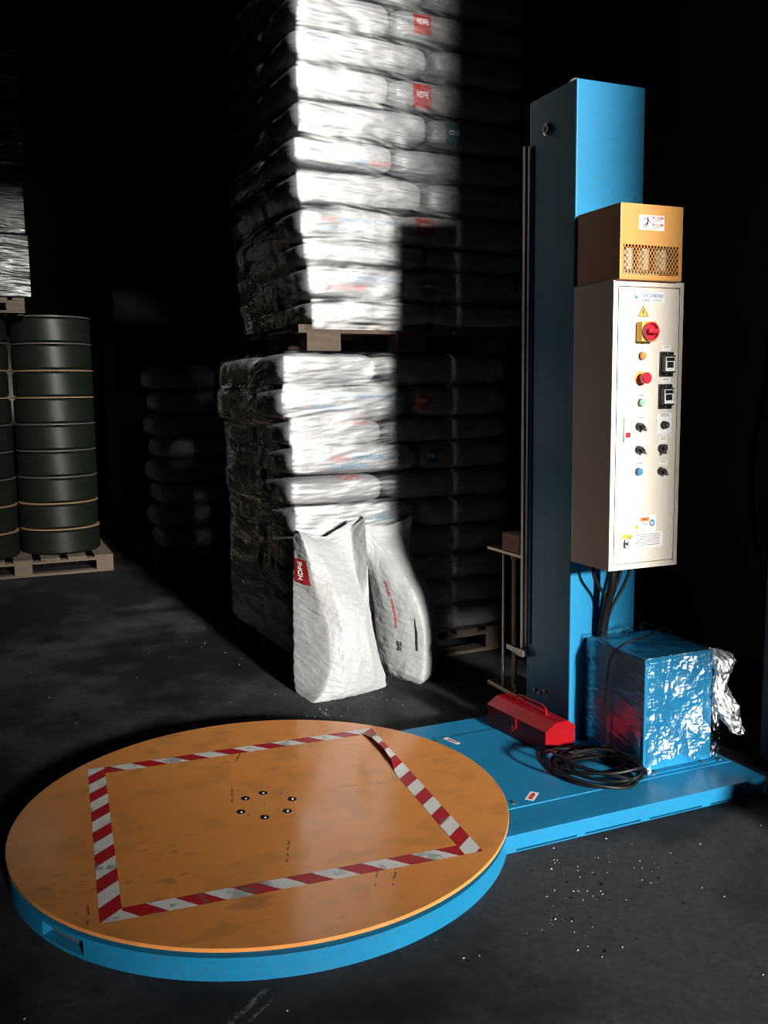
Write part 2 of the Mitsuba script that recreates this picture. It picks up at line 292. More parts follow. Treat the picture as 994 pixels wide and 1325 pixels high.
# ------------------------------------------------------------------ control cabinet
CX0, CX1, CY0, CZ0, CZ1 = 1.2964, 1.616, -0.151, 0.8106, 1.8727
K = name('control_cabinet')
tag(K, 'tall beige control cabinet with buttons and knobs hung on the blue mast', 'control cabinet')
D0, D1, E0, E1 = 1.319, 1.5945, 0.835, 1.8495
body = man(rbox((CX0, CY0, CZ0), (CX1, MY - 0.001, CZ1), 0.003)) - man(box((D0 - 0.0025, CY0 - 0.01, E0 - 0.0025), (D1 + 0.0025, CY0 + 0.016, E1 + 0.003)))
put(K + '__enclosure', tm(body), 'beige_paint')
DR = put(K + '__door', rbox((D0, CY0 - 0.001, E0), (D1, CY0 + 0.0155, E1), 0.002), 'beige_paint')
for z in (E1 - 0.012, E0 + 0.012):
    put(K + '__hinge', cyl((D1 - 0.001, CY0 + 0.001, z - 0.012), (D1 - 0.001, CY0 + 0.001, z + 0.012), 0.0035, 10), 'dull_steel')
YD = CY0 - 0.001
def face(m2, x, z, d=0.0):
    """a mesh drawn in x right, y up, z out -> on the door at (x, z), d in front of it"""
    return rm(m2, 0, (x, YD - d, z), x=math.pi / 2)
def facey(m2, x, z, y0):
    return rm(m2, 0, (x, y0, z), x=math.pi / 2)
def plate(x0, x1, z0, z1, key, mat='sticker_white', th=0.0006, lab=None, y0=None):
    return put(key, facey(box((0, 0, 0), (x1 - x0, z1 - z0, th)), x0, z0, YD if y0 is None else y0), mat, lab, smooth=False)
def knob_prof(*p): return [list(q) for q in p]
GLY = {}
for ch, h in zip('包裝機械專業製造', ['0200006000060000fffc1c01818008300086ff080c30808108081080c3180ff18080180807008002080060e00e07ffc00000', '02040230402304033ffe3f0e0030407f04033040337fc6300042600006007fffe01b080f1987e0f06606006e380fc1e04000', '1000010d981099011bb4196bc7fcb810c9419ab439efe3d890348c873ffe508c850c4c11e7811b7011072130f21631e10000', '08020180681806c18024180607fffe1802018d201cd261ed243ada439ffc38d3878d3858918189321997a190ca1908e08000', '00400006007fffc006001fff818618186081fff8186081fff8006703fffc00044000607fffe0c0400704003040003c000000', '0090019998099980d9b07fffe07060030c0030c03fffc00600006001fff8006007fffe01f8003fc00e6707c63e7060e00600', '020003604c3fc4c2604c7fe4c0604c0604c3fe4c2664c26c0c02438006007fffe01f08071987e1f0660e007e380f81e00000', '0008020c8030c8019ffc098c0030800008003ffe780001800008ff80880808808088080880808ff81c0003f00063ffe00000']):
    GLY[ch] = h
def glyphs(text, size, step, depth=0.0004):
    """small square characters from 20 x 20 dot rows, reading along +x"""
    out, x = [], 0.0
    for ch in text:
        if ch in GLY:
            s = size / 20; cells = []
            for r in range(20):
                v = int(GLY[ch][r * 5:r * 5 + 5], 16); c = 0
                while c < 20:
                    if v >> (19 - c) & 1:
                        e = c
                        while e < 20 and v >> (19 - e) & 1: e += 1
                        cells.append(box((x + c * s, (19 - r) * s, 0), (x + e * s, (20 - r) * s, depth))); c = e
                    else: c += 1
            out += cells
        x += step
    return cat_(out)
def lines(x, z, w, n, h, gap, key, mat='grey_print', seed=0, d=0.0006, y0=None):
    """rows of tiny illegible print as short dashes"""
    r = np.random.default_rng(seed); bs = []
    for k in range(n):
        u = 0.0
        while u < w:
            l = min(r.uniform(0.0015, 0.005), w - u)
            bs.append(box((u, -k * (h + gap), 0), (u + l, -k * (h + gap) + h, 0.0003))); u += l + 0.0011
    put(key, facey(cat_(bs), x, z, (YD if y0 is None else y0) - d), mat, smooth=False, kind='stuff')
# maker's plate
s = plate(1.3856, 1.5231, 1.7965, 1.8338, DR + '__maker_plate')
put(K + '__maker_logo', face(cat_([ext(Point(0, 0).buffer(0.0075).difference(Point(0.001, 0.002).buffer(0.0045)), 0.0004), ext(Polygon([(-0.006, -0.004), (0.004, -0.009), (0.006, -0.004), (-0.002, -0.001)]), 0.0004)]), 1.3965, 1.8165, 0.0006), 'ink_blue', smooth=False)
t_ = meshkit.text_mesh('TIAN CHEONG', 0.0125, 0.0004, True); t_.apply_scale([0.106 / t_.bounds[1][0], 1, 1])
put(K + '__maker_name', face(t_, 1.412, 1.8155, 0.0006), 'ink_sky', smooth=False)
put(K + '__maker_name', face(cat_([glyphs('包裝機械', 0.0085, 0.0112), rm(glyphs('專業製造', 0.0085, 0.0112), 0, (0.056, 0, 0)), box((0.0, 0.0108, 0), (0.106, 0.0112, 0.0004))]), 1.413, 1.8005, 0.0006), 'ink_black', smooth=False)
# triangular electric warning sign
tri = Polygon([(1.4071, 1.7462), (1.4515, 1.7471), (1.428, 1.7839)])
put(DR + '__warning_triangle', facey(ext(tri, 0.0006), 0, 0, YD), 'yellow_plastic', smooth=False)
bolt = Polygon([(0.002, 0.014), (-0.004, 0.001), (0.0, 0.002), (-0.002, -0.010), (0.005, 0.003), (0.001, 0.003), (0.004, 0.013)])
put(K + '__warning_symbol', face(cat_([ext(bolt, 0.0004), ext(tri.exterior.buffer(0.0009), 0.0004).apply_translation((-1.4285, -1.759, 0))]), 1.4285, 1.759, 0.0006), 'ink_black', smooth=False)
# main isolator: yellow box, red dial with a grip
sw = put(DR + '__main_switch', rbox((1.398, YD - 0.034, 1.6545), (1.466, YD, 1.7255), 0.004), 'yellow_plastic', 'yellow box with red rotary grip')
sx, sz = 1.432, 1.690
put(K + '__main_switch_dial', lathe([[0, 0.0], [0.033, 0.0], [0.033, 0.014], [0.030, 0.016], [0.027, 0.014], [0.026, 0.004], [0, 0.004]], (sx, YD - 0.034, sz), (0, -1, 0), 40), 'red_plastic')
grip = rbox((-0.024, -0.009, 0.002), (0.024, 0.009, 0.026), 0.006, 3)
put(K + '__main_switch_grip', rm(grip, 0, (sx, YD - 0.038, sz), x=math.pi / 2), 'red_plastic')
def button(x, z, mat, kind, r=0.0125, h=0.018, lab=None):
    put(K + '__button_collar', lathe([[0.008, 0], [r + 0.003, 0], [r + 0.003, 0.005], [r + 0.0005, 0.008], [0.008, 0.008]], (x, YD, z), (0, -1, 0)), 'steel')
    put(K + '__' + kind, lathe([[0, 0], [r - 0.001, 0], [r, 0.004], [r, h - 0.003], [r - 0.003, h], [0, h]], (x, YD, z), (0, -1, 0)), mat, lab)
pdx = 0.73  # the middle of a knob that stands out d appears d*pdx further right
button(1.4361 - 0.012, 1.6035, 'orange_lens', 'push_button', lab='orange lamp button')
button(1.4370 - 0.012, 1.4340, 'green_lens', 'push_button', lab='pale green push button')
button(1.4323 - 0.012, 1.1790, 'blue_lens', 'push_button', lab='blue push button')
# emergency stop on its yellow ring
put(K + '__emergency_ring', lathe([[0.012, 0], [0.027, 0], [0.026, 0.0025], [0.012, 0.0025]], (1.4245, YD, 1.523), (0, -1, 0), 40), 'yellow_plastic')
put(K + '__emergency_stop', lathe([[0, 0], [0.012, 0], [0.012, 0.016], [0.020, 0.020], [0.0205, 0.036], [0.017, 0.040], [0, 0.041]], (1.4245, YD, 1.523), (0, -1, 0), 36), 'red_plastic', 'red mushroom emergency stop button')
# timers
for z0, z1, x0 in ((1.5284, 1.6194, 1.5075), (1.4092, 1.5004, 1.5055)):
    t1 = put(DR + '__timer', rbox((x0, YD - 0.006, z0), (x0 + 0.062, YD, z1), 0.002), 'black_plastic', 'black timer with a small dial window')
    zc = (z0 + z1) / 2
    put(K + '__timer_body', rbox((x0 + 0.004, YD - 0.026, zc - 0.032), (x0 + 0.056, YD - 0.006, zc + 0.032), 0.003), 'black_plastic')
    yf = YD - 0.026
    fr = sbox(0, 0, 0.044, 0.052).difference(sbox(0.006, 0.012, 0.036, 0.034)).difference(sbox(0.003, 0.037, 0.041, 0.050))
    put(K + '__timer_bezel', facey(ext(fr, 0.001), x0 + 0.008, zc - 0.026, yf), 'white_plastic', smooth=False)
    put(K + '__timer_window', facey(box((0.006, 0.012, 0), (0.036, 0.034, 0.0006)), x0 + 0.008, zc - 0.026, yf), 'dial_glass', smooth=False)
    for z in (z0 + 0.008, z1 - 0.008):
        put(K + '__timer_screw', lathe([[0, 0], [0.003, 0], [0.002, 0.002], [0, 0.0025]], (x0 + 0.031, YD - 0.006, z), (0, -1, 0), 10), 'steel')
# tags over the controls
for i, (x, z, w, h) in enumerate(((1.4276, 1.6290, 0.036, 0.024), (1.5382, 1.6337, 0.044, 0.017), (1.5393, 1.5135, 0.044, 0.017), (1.4270, 1.4560, 0.040, 0.026), (1.4289, 1.3745, 0.040, 0.020), (1.4294, 1.2870, 0.042, 0.022), (1.4277, 1.2050, 0.040, 0.024), (1.5344, 1.2930, 0.040, 0.018), (1.5371, 1.2080, 0.038, 0.018))):
    plate(x - w / 2, x + w / 2, z - h / 2, z + h / 2, DR + '__control_tag')
    lines(x - w * 0.28, z + h * 0.12, w * 0.56, 1, 0.0035, 0.002, K + '__tag_print', seed=i)
# rocker breaker
br = plate(1.3494, 1.3805, 1.2934, 1.3805, DR + '__breaker', 'white_plastic', 0.009)
put(K + '__breaker_rocker', facey(rbox((0.006, 0.014, 0), (0.024, 0.032, 0.004), 0.001, 1), 1.3494, 1.2934, YD - 0.009), 'red_plastic')
lines(1.356, 1.366, 0.018, 1, 0.002, 0.001, K + '__tag_print', seed=40, d=0.0092)
# selector switches
def selector(x, z, a):
    put(K + '__selector_collar', lathe([[0.008, 0], [0.0155, 0], [0.0155, 0.004], [0.013, 0.010], [0.008, 0.010]], (x, YD, z), (0, -1, 0)), 'black_plastic')
    kb = cat_([lathe([[0, 0], [0.0125, 0], [0.0125, 0.014], [0.011, 0.016], [0, 0.016]], (0, 0, 0), (0, 0, 1), 24), rbox((-0.016, -0.005, 0.006), (0.020, 0.005, 0.030), 0.003, 2)])
    k_ = put(K + '__selector_knob', rm(rm(kb, a), 0, (x, YD - 0.004, z), x=math.pi / 2), 'black_plastic', 'black selector knob with white pointer')
    put(K + '__selector_pointer', rm(rm(box((0.004, -0.0015, 0.030), (0.019, 0.0015, 0.0306)), a), 0, (x, YD - 0.004, z), x=math.pi / 2), 'white_plastic', smooth=False)
selector(1.4316 - 0.012, 1.346, -0.75); selector(1.432 - 0.012, 1.2605, -0.7); selector(1.5373 - 0.012, 1.262, -1.5); selector(1.538 - 0.012, 1.1765, -0.75)
# speed dial on its scale plate
plate(1.5041, 1.571, 1.3073, 1.393, DR + '__dial_plate')
lines(1.520, 1.387, 0.036, 2, 0.003, 0.003, K + '__tag_print', seed=60)
lines(1.508, 1.3115, 0.018, 1, 0.0025, 0.002, K + '__tag_print', seed=61); lines(1.547, 1.3115, 0.02, 1, 0.0025, 0.002, K + '__tag_print', seed=62)
put(K + '__dial_scale', face(cat_([rm(box((0.021, -0.0007, 0), (0.0255, 0.0007, 0.0004)), a) for a in np.radians(np.arange(-50, 231, 28))]), 1.535, 1.349, 0.0006), 'grey_print', smooth=False, kind='stuff')
put(K + '__speed_dial', cat_([lathe([[0, 0], [0.016, 0], [0.0155, 0.006], [0.0125, 0.008], [0.012, 0.020], [0.010, 0.022], [0, 0.022]], (1.535, YD, 1.349), (0, -1, 0), 24)]), 'black_plastic')
put(K + '__dial_cap', lathe([[0, 0], [0.008, 0], [0.007, 0.001], [0, 0.0012]], (1.535, YD - 0.022, 1.349), (0, -1, 0), 18), 'steel')
# lower stickers
plate(1.3974, 1.5098, 0.9500, 1.0121, DR + '__notice_sticker')
plate(1.437, 1.477, 0.990, 1.005, DR + '__notice_band', 'orange_lens', 0.0009)
lines(1.443, 0.995, 0.028, 1, 0.005, 0.001, K + '__tag_print', 'ink_red', seed=70, d=0.001)
lines(1.445, 0.984, 0.026, 2, 0.0025, 0.004, K + '__tag_print', seed=71)
put(K + '__notice_symbol', face(ext(Polygon([(-0.010, -0.009), (0.010, -0.009), (0, 0.011)]), 0.0004), 1.419, 0.972, 0.0006), 'yellow_plastic', smooth=False)
put(K + '__notice_symbol', face(ext(Point(0, 0).buffer(0.0125).difference(sbox(-0.006, -0.006, -0.001, 0.006)).difference(sbox(0.001, -0.006, 0.006, 0.006)), 0.0004), 1.4915, 0.982, 0.0006), 'blue_lens', smooth=False)
put(DR + '__notice_sticker', facey(ext(Polygon([(1.352, 0.884), (1.5431, 0.8892), (1.5433, 0.9480), (1.4, 0.9495), (1.352, 0.946)]), 0.0005), 0, 0, YD), 'sticker_white', smooth=False)
plate(1.354, 1.402, 0.929, 0.945, DR + '__notice_band', 'yellow_plastic', 0.0009)
lines(1.376, 0.934, 0.022, 2, 0.003, 0.002, K + '__tag_print', seed=72, d=0.001)
put(K + '__notice_symbol', face(cat_([ext(unary_union([Point(-0.006, 0.015).buffer(0.0035), LineString([(-0.007, 0.008), (-0.009, -0.010)]).buffer(0.004), LineString([(-0.006, 0.006), (0.002, -0.004), (0.008, 0.004), (0.014, 0.008)]).buffer(0.0022), LineString([(0.002, 0.004), (0.010, -0.003)]).buffer(0.003), LineString([(-0.006, -0.006), (-0.003, -0.014)]).buffer(0.003)]), 0.0004)]), 1.372, 0.909, 0.0006), 'ink_black', smooth=False)
lines(1.413, 0.938, 0.115, 6, 0.0028, 0.0052, K + '__tag_print', seed=73)

# ------------------------------------------------------------------ ventilated orange box on the cabinet
V = name('resistor_box')
tag(V, 'orange steel box with mesh window standing on top of the beige control cabinet', 'resistor box')
VX0, VX1, VY0, VY1, VZ0, VZ1 = 1.3035, 1.5835, -0.174, 0.085, CZ1, 2.138
shell = man(rbox((VX0, VY0, VZ0), (VX1, VY1, VZ1), 0.004)) - man(box((VX0 + 0.002, VY0 + 0.002, VZ0 + 0.002), (VX1 - 0.002, VY1 - 0.002, VZ1 - 0.002))) - man(box((1.3182, VY0 - 0.01, 1.8905), (1.5645, VY0 + 0.01, 1.9945)))
put(V + '__case', tm(shell), 'orange_paint')
g = []
w_, h_ = 0.2463, 0.104
pw, ph = 0.0142, 0.0222
rect = sbox(0, 0, w_, h_)
for k in range(-12, 34):
    x = k * pw
    for sgn in (1, -1):
        l = LineString([(x, 0), (x + sgn * pw * h_ / ph, h_)]).intersection(rect)
        if not l.is_empty and l.length > 0.002: g.append(l.buffer(0.00125, cap_style=2))
put(V + '__mesh_grille', facey(ext(unary_union(g).intersection(rect), 0.0014), 1.3182, 1.8905, VY0 + 0.0025), 'orange_paint', 'orange expanded metal mesh', smooth=False)
for x in (1.368, 1.441, 1.520):
    put(V + '__resistor', lathe([[0.010, 0], [0.024, 0], [0.025, 0.003]] + [[0.025 + 0.0009 * (-1) ** k, 0.006 + k * 0.0035] for k in range(18)] + [[0.025, 0.071], [0.024, 0.074], [0.010, 0.074], [0.010, 0]], (x, -0.122, 1.9125), (0, 0, 1), 32), 'ceramic')
put(V + '__terminal_strip', rbox((1.312, -0.15, 1.890), (1.50, -0.10, 1.898), 0.001, 1), 'ceramic')
for k in range(9):
    put(V + '__terminal', rbox((1.322 + k * 0.0165, -0.166, 1.8865), (1.3325 + k * 0.0165, -0.150, 1.8985), 0.001, 1), 'ceramic')
put(V + '__shelf', box((1.310, -0.16, 1.903), (1.535, -0.08, 1.907)), 'dull_steel', smooth=False)
yb = VY0
lab_ = put(V + '__warning_sticker', facey(box((0, 0, 0), (0.113, 0.0522, 0.0006)), 1.3826, 2.0474, yb), 'sticker_white', 'white warning sticker with falling figure', smooth=False)
def seg(a, b, w): return LineString([a, b]).buffer(w)
fig = unary_union([seg((0.039, 0.040), (0.040, 0.044), 0.0022), seg((0.041, 0.037), (0.053, 0.024), 0.0013), seg((0.040, 0.037), (0.027, 0.037), 0.0012), seg((0.040, 0.036), (0.039, 0.026), 0.0030), seg((0.038, 0.024), (0.035, 0.021), 0.0035), seg((0.035, 0.022), (0.022, 0.016), 0.0016), seg((0.038, 0.021), (0.030, 0.008), 0.0015), seg((0.026, 0.038), (0.019, 0.043), 0.0009)])
put(lab_ + '__figure_print', facey(ext(fig, 0.0004), 1.3826, 2.0474, yb - 0.0006), 'ink_black', smooth=False)
for z in (0.0405, 0.0165):
    put(lab_ + '__red_band', facey(box((0.060, z, 0), (0.108, z + 0.0075, 0.0004)), 1.3826, 2.0474, yb - 0.0006), 'ink_red', smooth=False)
    lines(1.3826 + 0.066, 2.0474 + z + 0.0022, 0.034, 1, 0.0032, 0.001, lab_ + '__small_print', 'sticker_white', seed=int(z * 1e4), d=0.0011, y0=yb)
    lines(1.3826 + 0.064, 2.0474 + z - 0.006, 0.038, 2, 0.0022, 0.0022, lab_ + '__small_print', seed=int(z * 1e4) + 1, y0=yb)

# ------------------------------------------------------------------ cables below the cabinet
cz = CZ0 + 0.004
trunk = spline([(1.432, 0.005, cz), (1.434, 0.008, 0.72), (1.428, 0.035, 0.62), (1.424, 0.055, 0.52), (1.424, 0.072, 0.40), (1.424, 0.078, 0.10)], 50)
put(name('power_cable'), tube(trunk, 0.0165, 12), 'black_rubber', 'thick black cable bundle dropping from under the beige cabinet', 'cable')
for pts, r, lab in (([(1.345, 0.012, cz), (1.347, 0.012, 0.775), (1.372, 0.015, 0.725), (1.408, 0.02, 0.675), (1.420, 0.045, 0.58), (1.418, 0.06, 0.50)], 0.0065, 'thin black cable curving left of the thick bundle under the cabinet'),
                    ([(1.492, 0.02, cz), (1.485, 0.025, 0.76), (1.462, 0.04, 0.67), (1.450, 0.05, 0.60), (1.446, 0.06, 0.50)], 0.0085, 'black cable just right of the thick bundle under the cabinet'),
                    ([(1.545, 0.03, cz), (1.535, 0.03, 0.76), (1.492, 0.045, 0.66), (1.455, 0.055, 0.575), (1.448, 0.065, 0.49)], 0.0065, 'thin black cable farthest right under the beige cabinet')):
    put(name('power_cable'), tube(spline(pts, 40), r, 10), 'black_rubber', lab, 'cable', 'cables under the control cabinet')
labels['power_cable']['group'] = 'cables under the control cabinet'

# ------------------------------------------------------------------ blue motor housing and its plastic bag
BX0, BX1, BY0, BY1, BZ1 = 1.3665, 1.688, -0.285, 0.058, 0.500
H = name('motor_housing')
tag(H, 'blue steel motor housing box standing on the base plate under clear plastic', 'motor housing')
put(H + '__cover', rbox((BX0, BY0, ZB + 0.004), (BX1, BY1, BZ1), 0.004), 'blue_paint')
put(H + '__foot_flange', rbox((BX0 + 0.004, BY0 - 0.026, ZB), (BX1 + 0.004, BY1, ZB + 0.004), 0.0015, 1), 'blue_paint')
for x in (BX0 + 0.05, BX1 - 0.05):
    put(H + '__bolt', lathe([[0, 0], [0.007, 0], [0.007, 0.004], [0, 0.005]], (x, BY0 - 0.014, ZB + 0.004), (0, 0, 1), 10), 'dull_steel')
def crumple(u, v, s, seed):
    """creased height: facets between ridges"""
    o = 0
    for k, (f, a) in enumerate(((7, 1.0), (17, 0.55), (37, 0.30), (75, 0.16))):
        q = np.stack([u * f + 3 * k + 0.8 * fb(np.stack([u * f, v * f, 0 * u], -1), 2, seed + 9), v * f, 0 * u + seed], -1)
        o = o + a * (1 - 2 * np.abs(meshkit.noise(q, seed + k) - 0.5) * 2)
    return s * o
PF = name('plastic_sheet')
tag(PF, 'crumpled clear plastic bag draped over the blue motor housing', 'plastic sheet')
nu, nv = 230, 320
u, v = np.meshgrid(np.linspace(-0.008, 0.335, nu), np.linspace(0, 1, nv), indexing='ij')
hem = 0.105 - 0.03 * (u < 0.02) + 0.012 * fb(np.stack([u * 12, 0 * u, 0 * u + 3], -1), 3, 4) * 4 - 0.030 * np.exp(-((u - 0.225) / 0.030) ** 2) + 0.015 * np.exp(-((u - 0.15) / 0.04) ** 2) - 0.028 * np.exp(-((u - 0.31) / 0.03) ** 2)
z = hem + v * (BZ1 + 0.006 - hem)
msk = np.clip(0.40 + 2.4 * np.maximum(0, fb(np.stack([u * 9 + z * 3, z * 6, 0 * u], -1), 3, 17) + 0.06), 0.3, 1.15)
y = BY0 - 0.004 - (np.maximum(0, crumple(u, z, 0.0098, 11) * msk + 0.003) + 0.030 * np.maximum(0, fb(np.stack([u * 7, z * 5, 0 * u], -1), 2, 19) + 0.12)) * np.clip((1 - v) * 30, 0.25, 1) - 0.018 * (1 - v) ** 3
put(PF + '__front_sheet', grid(np.stack([BX0 + u, y, z], -1)), 'film_creased', smooth=True)
v2, w2 = np.meshgrid(np.linspace(-0.004, 0.36, 90), np.linspace(0, 1, 120), indexing='ij')
z = 0.09 + 0.01 * fb(np.stack([v2 * 12, 0 * v2, 0 * v2], -1), 3, 3) * 4 + w2 * (BZ1 + 0.006 - 0.09)
x = BX0 - 0.004 - 0.007 * np.abs(fb(np.stack([v2 * 3 + z * 4, z * 38 - v2 * 6, 0 * z], -1), 3, 21)) - 0.020 * np.exp(-((v2 - 0.0) / 0.03) ** 2) * np.exp(-((z - 0.16) / 0.06) ** 2)
put(PF + '__side_sheet', grid(np.stack([x, BY0 - 0.006 + v2, z], -1)), 'film', smooth=True)
a2, b2 = np.meshgrid(np.linspace(-0.008, 0.345, 110), np.linspace(-0.006, 0.350, 100), indexing='ij')
z = BZ1 + 0.004 + 0.010 * np.abs(fb(np.stack([a2 * 9, b2 * 9, 0 * a2], -1), 4, 31)) * 2 * np.clip(b2 * 12, 0.3, 1) + 0.036 * np.exp(-((b2 - 0.29) / 0.06) ** 2) * (0.35 + np.exp(-((a2 - 0.20) / 0.09) ** 2)) * (0.7 + fb(np.stack([a2 * 25, b2 * 25, 0 * a2], -1), 3, 33))
put(PF + '__top_sheet', grid(np.stack([BX0 + a2, BY0 + b2, z], -1)), 'film', smooth=True)
# the gathered tail of the bag hanging off the right-hand end
nt, na = 90, 64
t, a = np.meshgrid(np.linspace(0, 1, nt), np.linspace(0, 2 * math.pi, na, endpoint=False), indexing='ij')
cen = spline([(BX1 - 0.01, BY0 + 0.03, 0.492), (BX1 + 0.035, BY0 - 0.005, 0.470), (BX1 + 0.030, BY0 - 0.01, 0.36), (BX1 + 0.060, BY0 - 0.02, 0.25), (BX1 + 0.105, BY0 - 0.03, 0.165)], nt)
rad = (0.020 + 0.020 * np.exp(-((t - 0.22) / 0.14) ** 2) + 0.022 * np.exp(-((t - 0.70) / 0.22) ** 2)) * (1 + 0.7 * np.abs(fb(np.stack([np.cos(a) * 2.2, np.sin(a) * 2.2, t * 7], -1), 3, 41)) * 2 + 0.5 * fb(np.stack([np.cos(a) * 6, np.sin(a) * 6, t * 22], -1), 3, 43))
Pt = cen[:, None, :] + np.stack([np.cos(a) * rad * 1.0, np.sin(a) * rad * 0.55, 0.25 * rad * np.cos(a * 2)], -1)
put(PF + '__gathered_tail', grid(Pt, True), 'film_bunched', smooth=True)
# thin cable lying over the bag
put(name('lead_cable'), tube(spline([(BX0 - 0.016, BY0 + 0.20, 0.09), (BX0 - 0.022, BY0 + 0.205, 0.25), (BX0 - 0.019, BY0 + 0.195, 0.40), (BX0 - 0.012, BY0 + 0.17, 0.485), (BX0 + 0.03, BY0 + 0.14, 0.528), (BX0 + 0.12, BY0 + 0.155, 0.533), (BX0 + 0.22, BY0 + 0.215, 0.530), (BX0 + 0.30, BY0 + 0.24, 0.525), (BX0 + 0.345, BY0 + 0.235, 0.46), (BX0 + 0.350, BY0 + 0.24, 0.20), (BX0 + 0.352, BY0 + 0.24, 0.08)], 90), 0.0045, 8), 'black_rubber', 'thin dark cable lying over the top of the plastic-covered housing', 'cable')

# ------------------------------------------------------------------ toolbox
TB = name('toolbox')
tag(TB, 'red steel toolbox on the blue base plate beside the mast', 'toolbox')
TA = math.radians(5.5)
TO = np.array((1.139, 0.0185, ZB))
tl, tw, th_, tr = 0.392, 0.147, 0.084, 0.119
X = lambda m: rm(m, TA, TO)
put(TB + '__body', X(rbox((0, 0, 0), (tw, tl, th_ - 0.002), 0.003)), 'red_paint')
prof = Polygon([(0, 0), (tw, 0), (tw, 0.006), (tw * 0.76, tr - th_), (tw * 0.34, tr - th_), (0, 0.006)])
lidm = rm(ext(prof.buffer(-0.001).buffer(0.003), tl + 0.004), 0, (0, tl + 0.002, th_), x=math.pi / 2)
put(TB + '__lid', X(lidm), 'red_paint', smooth=20)
hc = tw * 0.55
put(TB + '__handle', X(tube(spline([(hc, 0.10, tr), (hc, 0.10, tr + 0.022), (hc, 0.115, tr + 0.030), (hc, 0.20, tr + 0.031), (hc, 0.275, tr + 0.030), (hc, 0.29, tr + 0.022), (hc, 0.29, tr)], 50), 0.0045)), 'red_paint')
for y in (0.10, 0.29):
    put(TB + '__handle_mount', X(rbox((hc - 0.010, y - 0.012, tr - 0.001), (hc + 0.010, y + 0.012, tr + 0.004), 0.001, 1)), 'red_paint')
put(TB + '__latch', X(cat_([rbox((-0.006, 0.185, th_ - 0.035), (0.001, 0.210, th_ + 0.008), 0.001, 1), cyl((-0.007, 0.183, th_ - 0.004), (-0.007, 0.212, th_ - 0.004), 0.003, 10), tube(spline([(-0.008, 0.188, th_ - 0.03), (-0.014, 0.197, th_ - 0.045), (-0.008, 0.207, th_ - 0.03)], 12), 0.002)])), 'red_paint', 'hasp latch')

# ------------------------------------------------------------------ coil of black cable on the base
rng = np.random.default_rng(3)
pts = []
loops = [(1.190, -0.180, 0.200, 0.170, 0.0715), (1.250, -0.215, 0.130, 0.150, 0.078), (1.195, -0.150, 0.160, 0.115, 0.085), (1.165, -0.205, 0.195, 0.150, 0.082), (1.265, -0.235, 0.100, 0.130, 0.092), (1.205, -0.190, 0.200, 0.125, 0.098), (1.235, -0.235, 0.135, 0.085, 0.102)]
ph0 = 0.4
for i, (cx, cy, ra, rb, cz_) in enumerate(loops):
    for k in range(10):
        a = ph0 + 2 * math.pi * (k / 10 + i); f = k / 10
        nx = loops[min(i + 1, len(loops) - 1)]
        L = [(1 - f) * p_ + f * q_ for p_, q_ in zip((cx, cy, ra, rb, cz_), nx)]
        rot = -0.88
        ex, ey = L[2] * math.cos(a), L[3] * math.sin(a)
        pts.append((L[0] + ex * math.cos(rot) - ey * math.sin(rot), L[1] + ex * math.sin(rot) + ey * math.cos(rot), max(0.0715, L[4] + 0.026 * math.sin(a * 1.0 + i * 2.1))))
pts.append((1.31, -0.13, 0.125)); pts.append((1.345, -0.07, 0.085))
put(name('cable_coil'), tube(spline(pts, 420), 0.0062, 8), 'black_rubber', 'coil of black cable lying loose on the blue base plate', 'cable coil')

# wooden block on the carriage
put(name('wood_block'), rbox((MX + 0.0, 0.480, 0.776), (MX + 0.075, 0.628, 0.858), 0.003, 1), 'wood', 'small wooden block resting on the film carriage shelf left of the mast', 'wood block')

# ------------------------------------------------------------------ pallets
def pallet(key_stem, o, ang, w, d, h, label, mat='old_wood', group=None, feet=True):
    k = name(key_stem)
    tag(k, label, 'pallet', group)
    R = lambda m: rm(m, ang, o)
    n = 7; bw = w / n * 0.74
    for i in range(n):
        x = i * (w - bw) / (n - 1)
        put(k + '__deck_board', R(box((x, 0, h - 0.02), (x + bw, d, h))), mat, smooth=False)
    for j in range(3):
        y = j * (d - 0.10) / 2
        lo_ = 0.0205 if feet else 0.001
        put(k + '__stringer', R(box((0, y, h - 0.042), (w, y + 0.10, h - 0.0205))), mat, smooth=False)
        for i in range(3):
            x = i * (w - 0.14) / 2; bw_ = 0.14
            if not feet: x, bw_ = 0.045 + i * (w - 0.275) / 2, 0.185
            put(k + '__block', R(box((x, y, lo_), (x + bw_, y + 0.10, h - 0.0425))), mat, smooth=False)
        if feet: put(k + '__bottom_board', R(box((0, y, 0), (w, y + 0.10, 0.02))), mat, smooth=False)
    if not feet:
        put(k + '__added_sun_stop', R(box((0.02, d - 0.018, 0.002), (w - 0.02, d + 0.001, h - 0.043))), mat, smooth=False)  # back board added to stop sun shining through the pallet gap
    return k

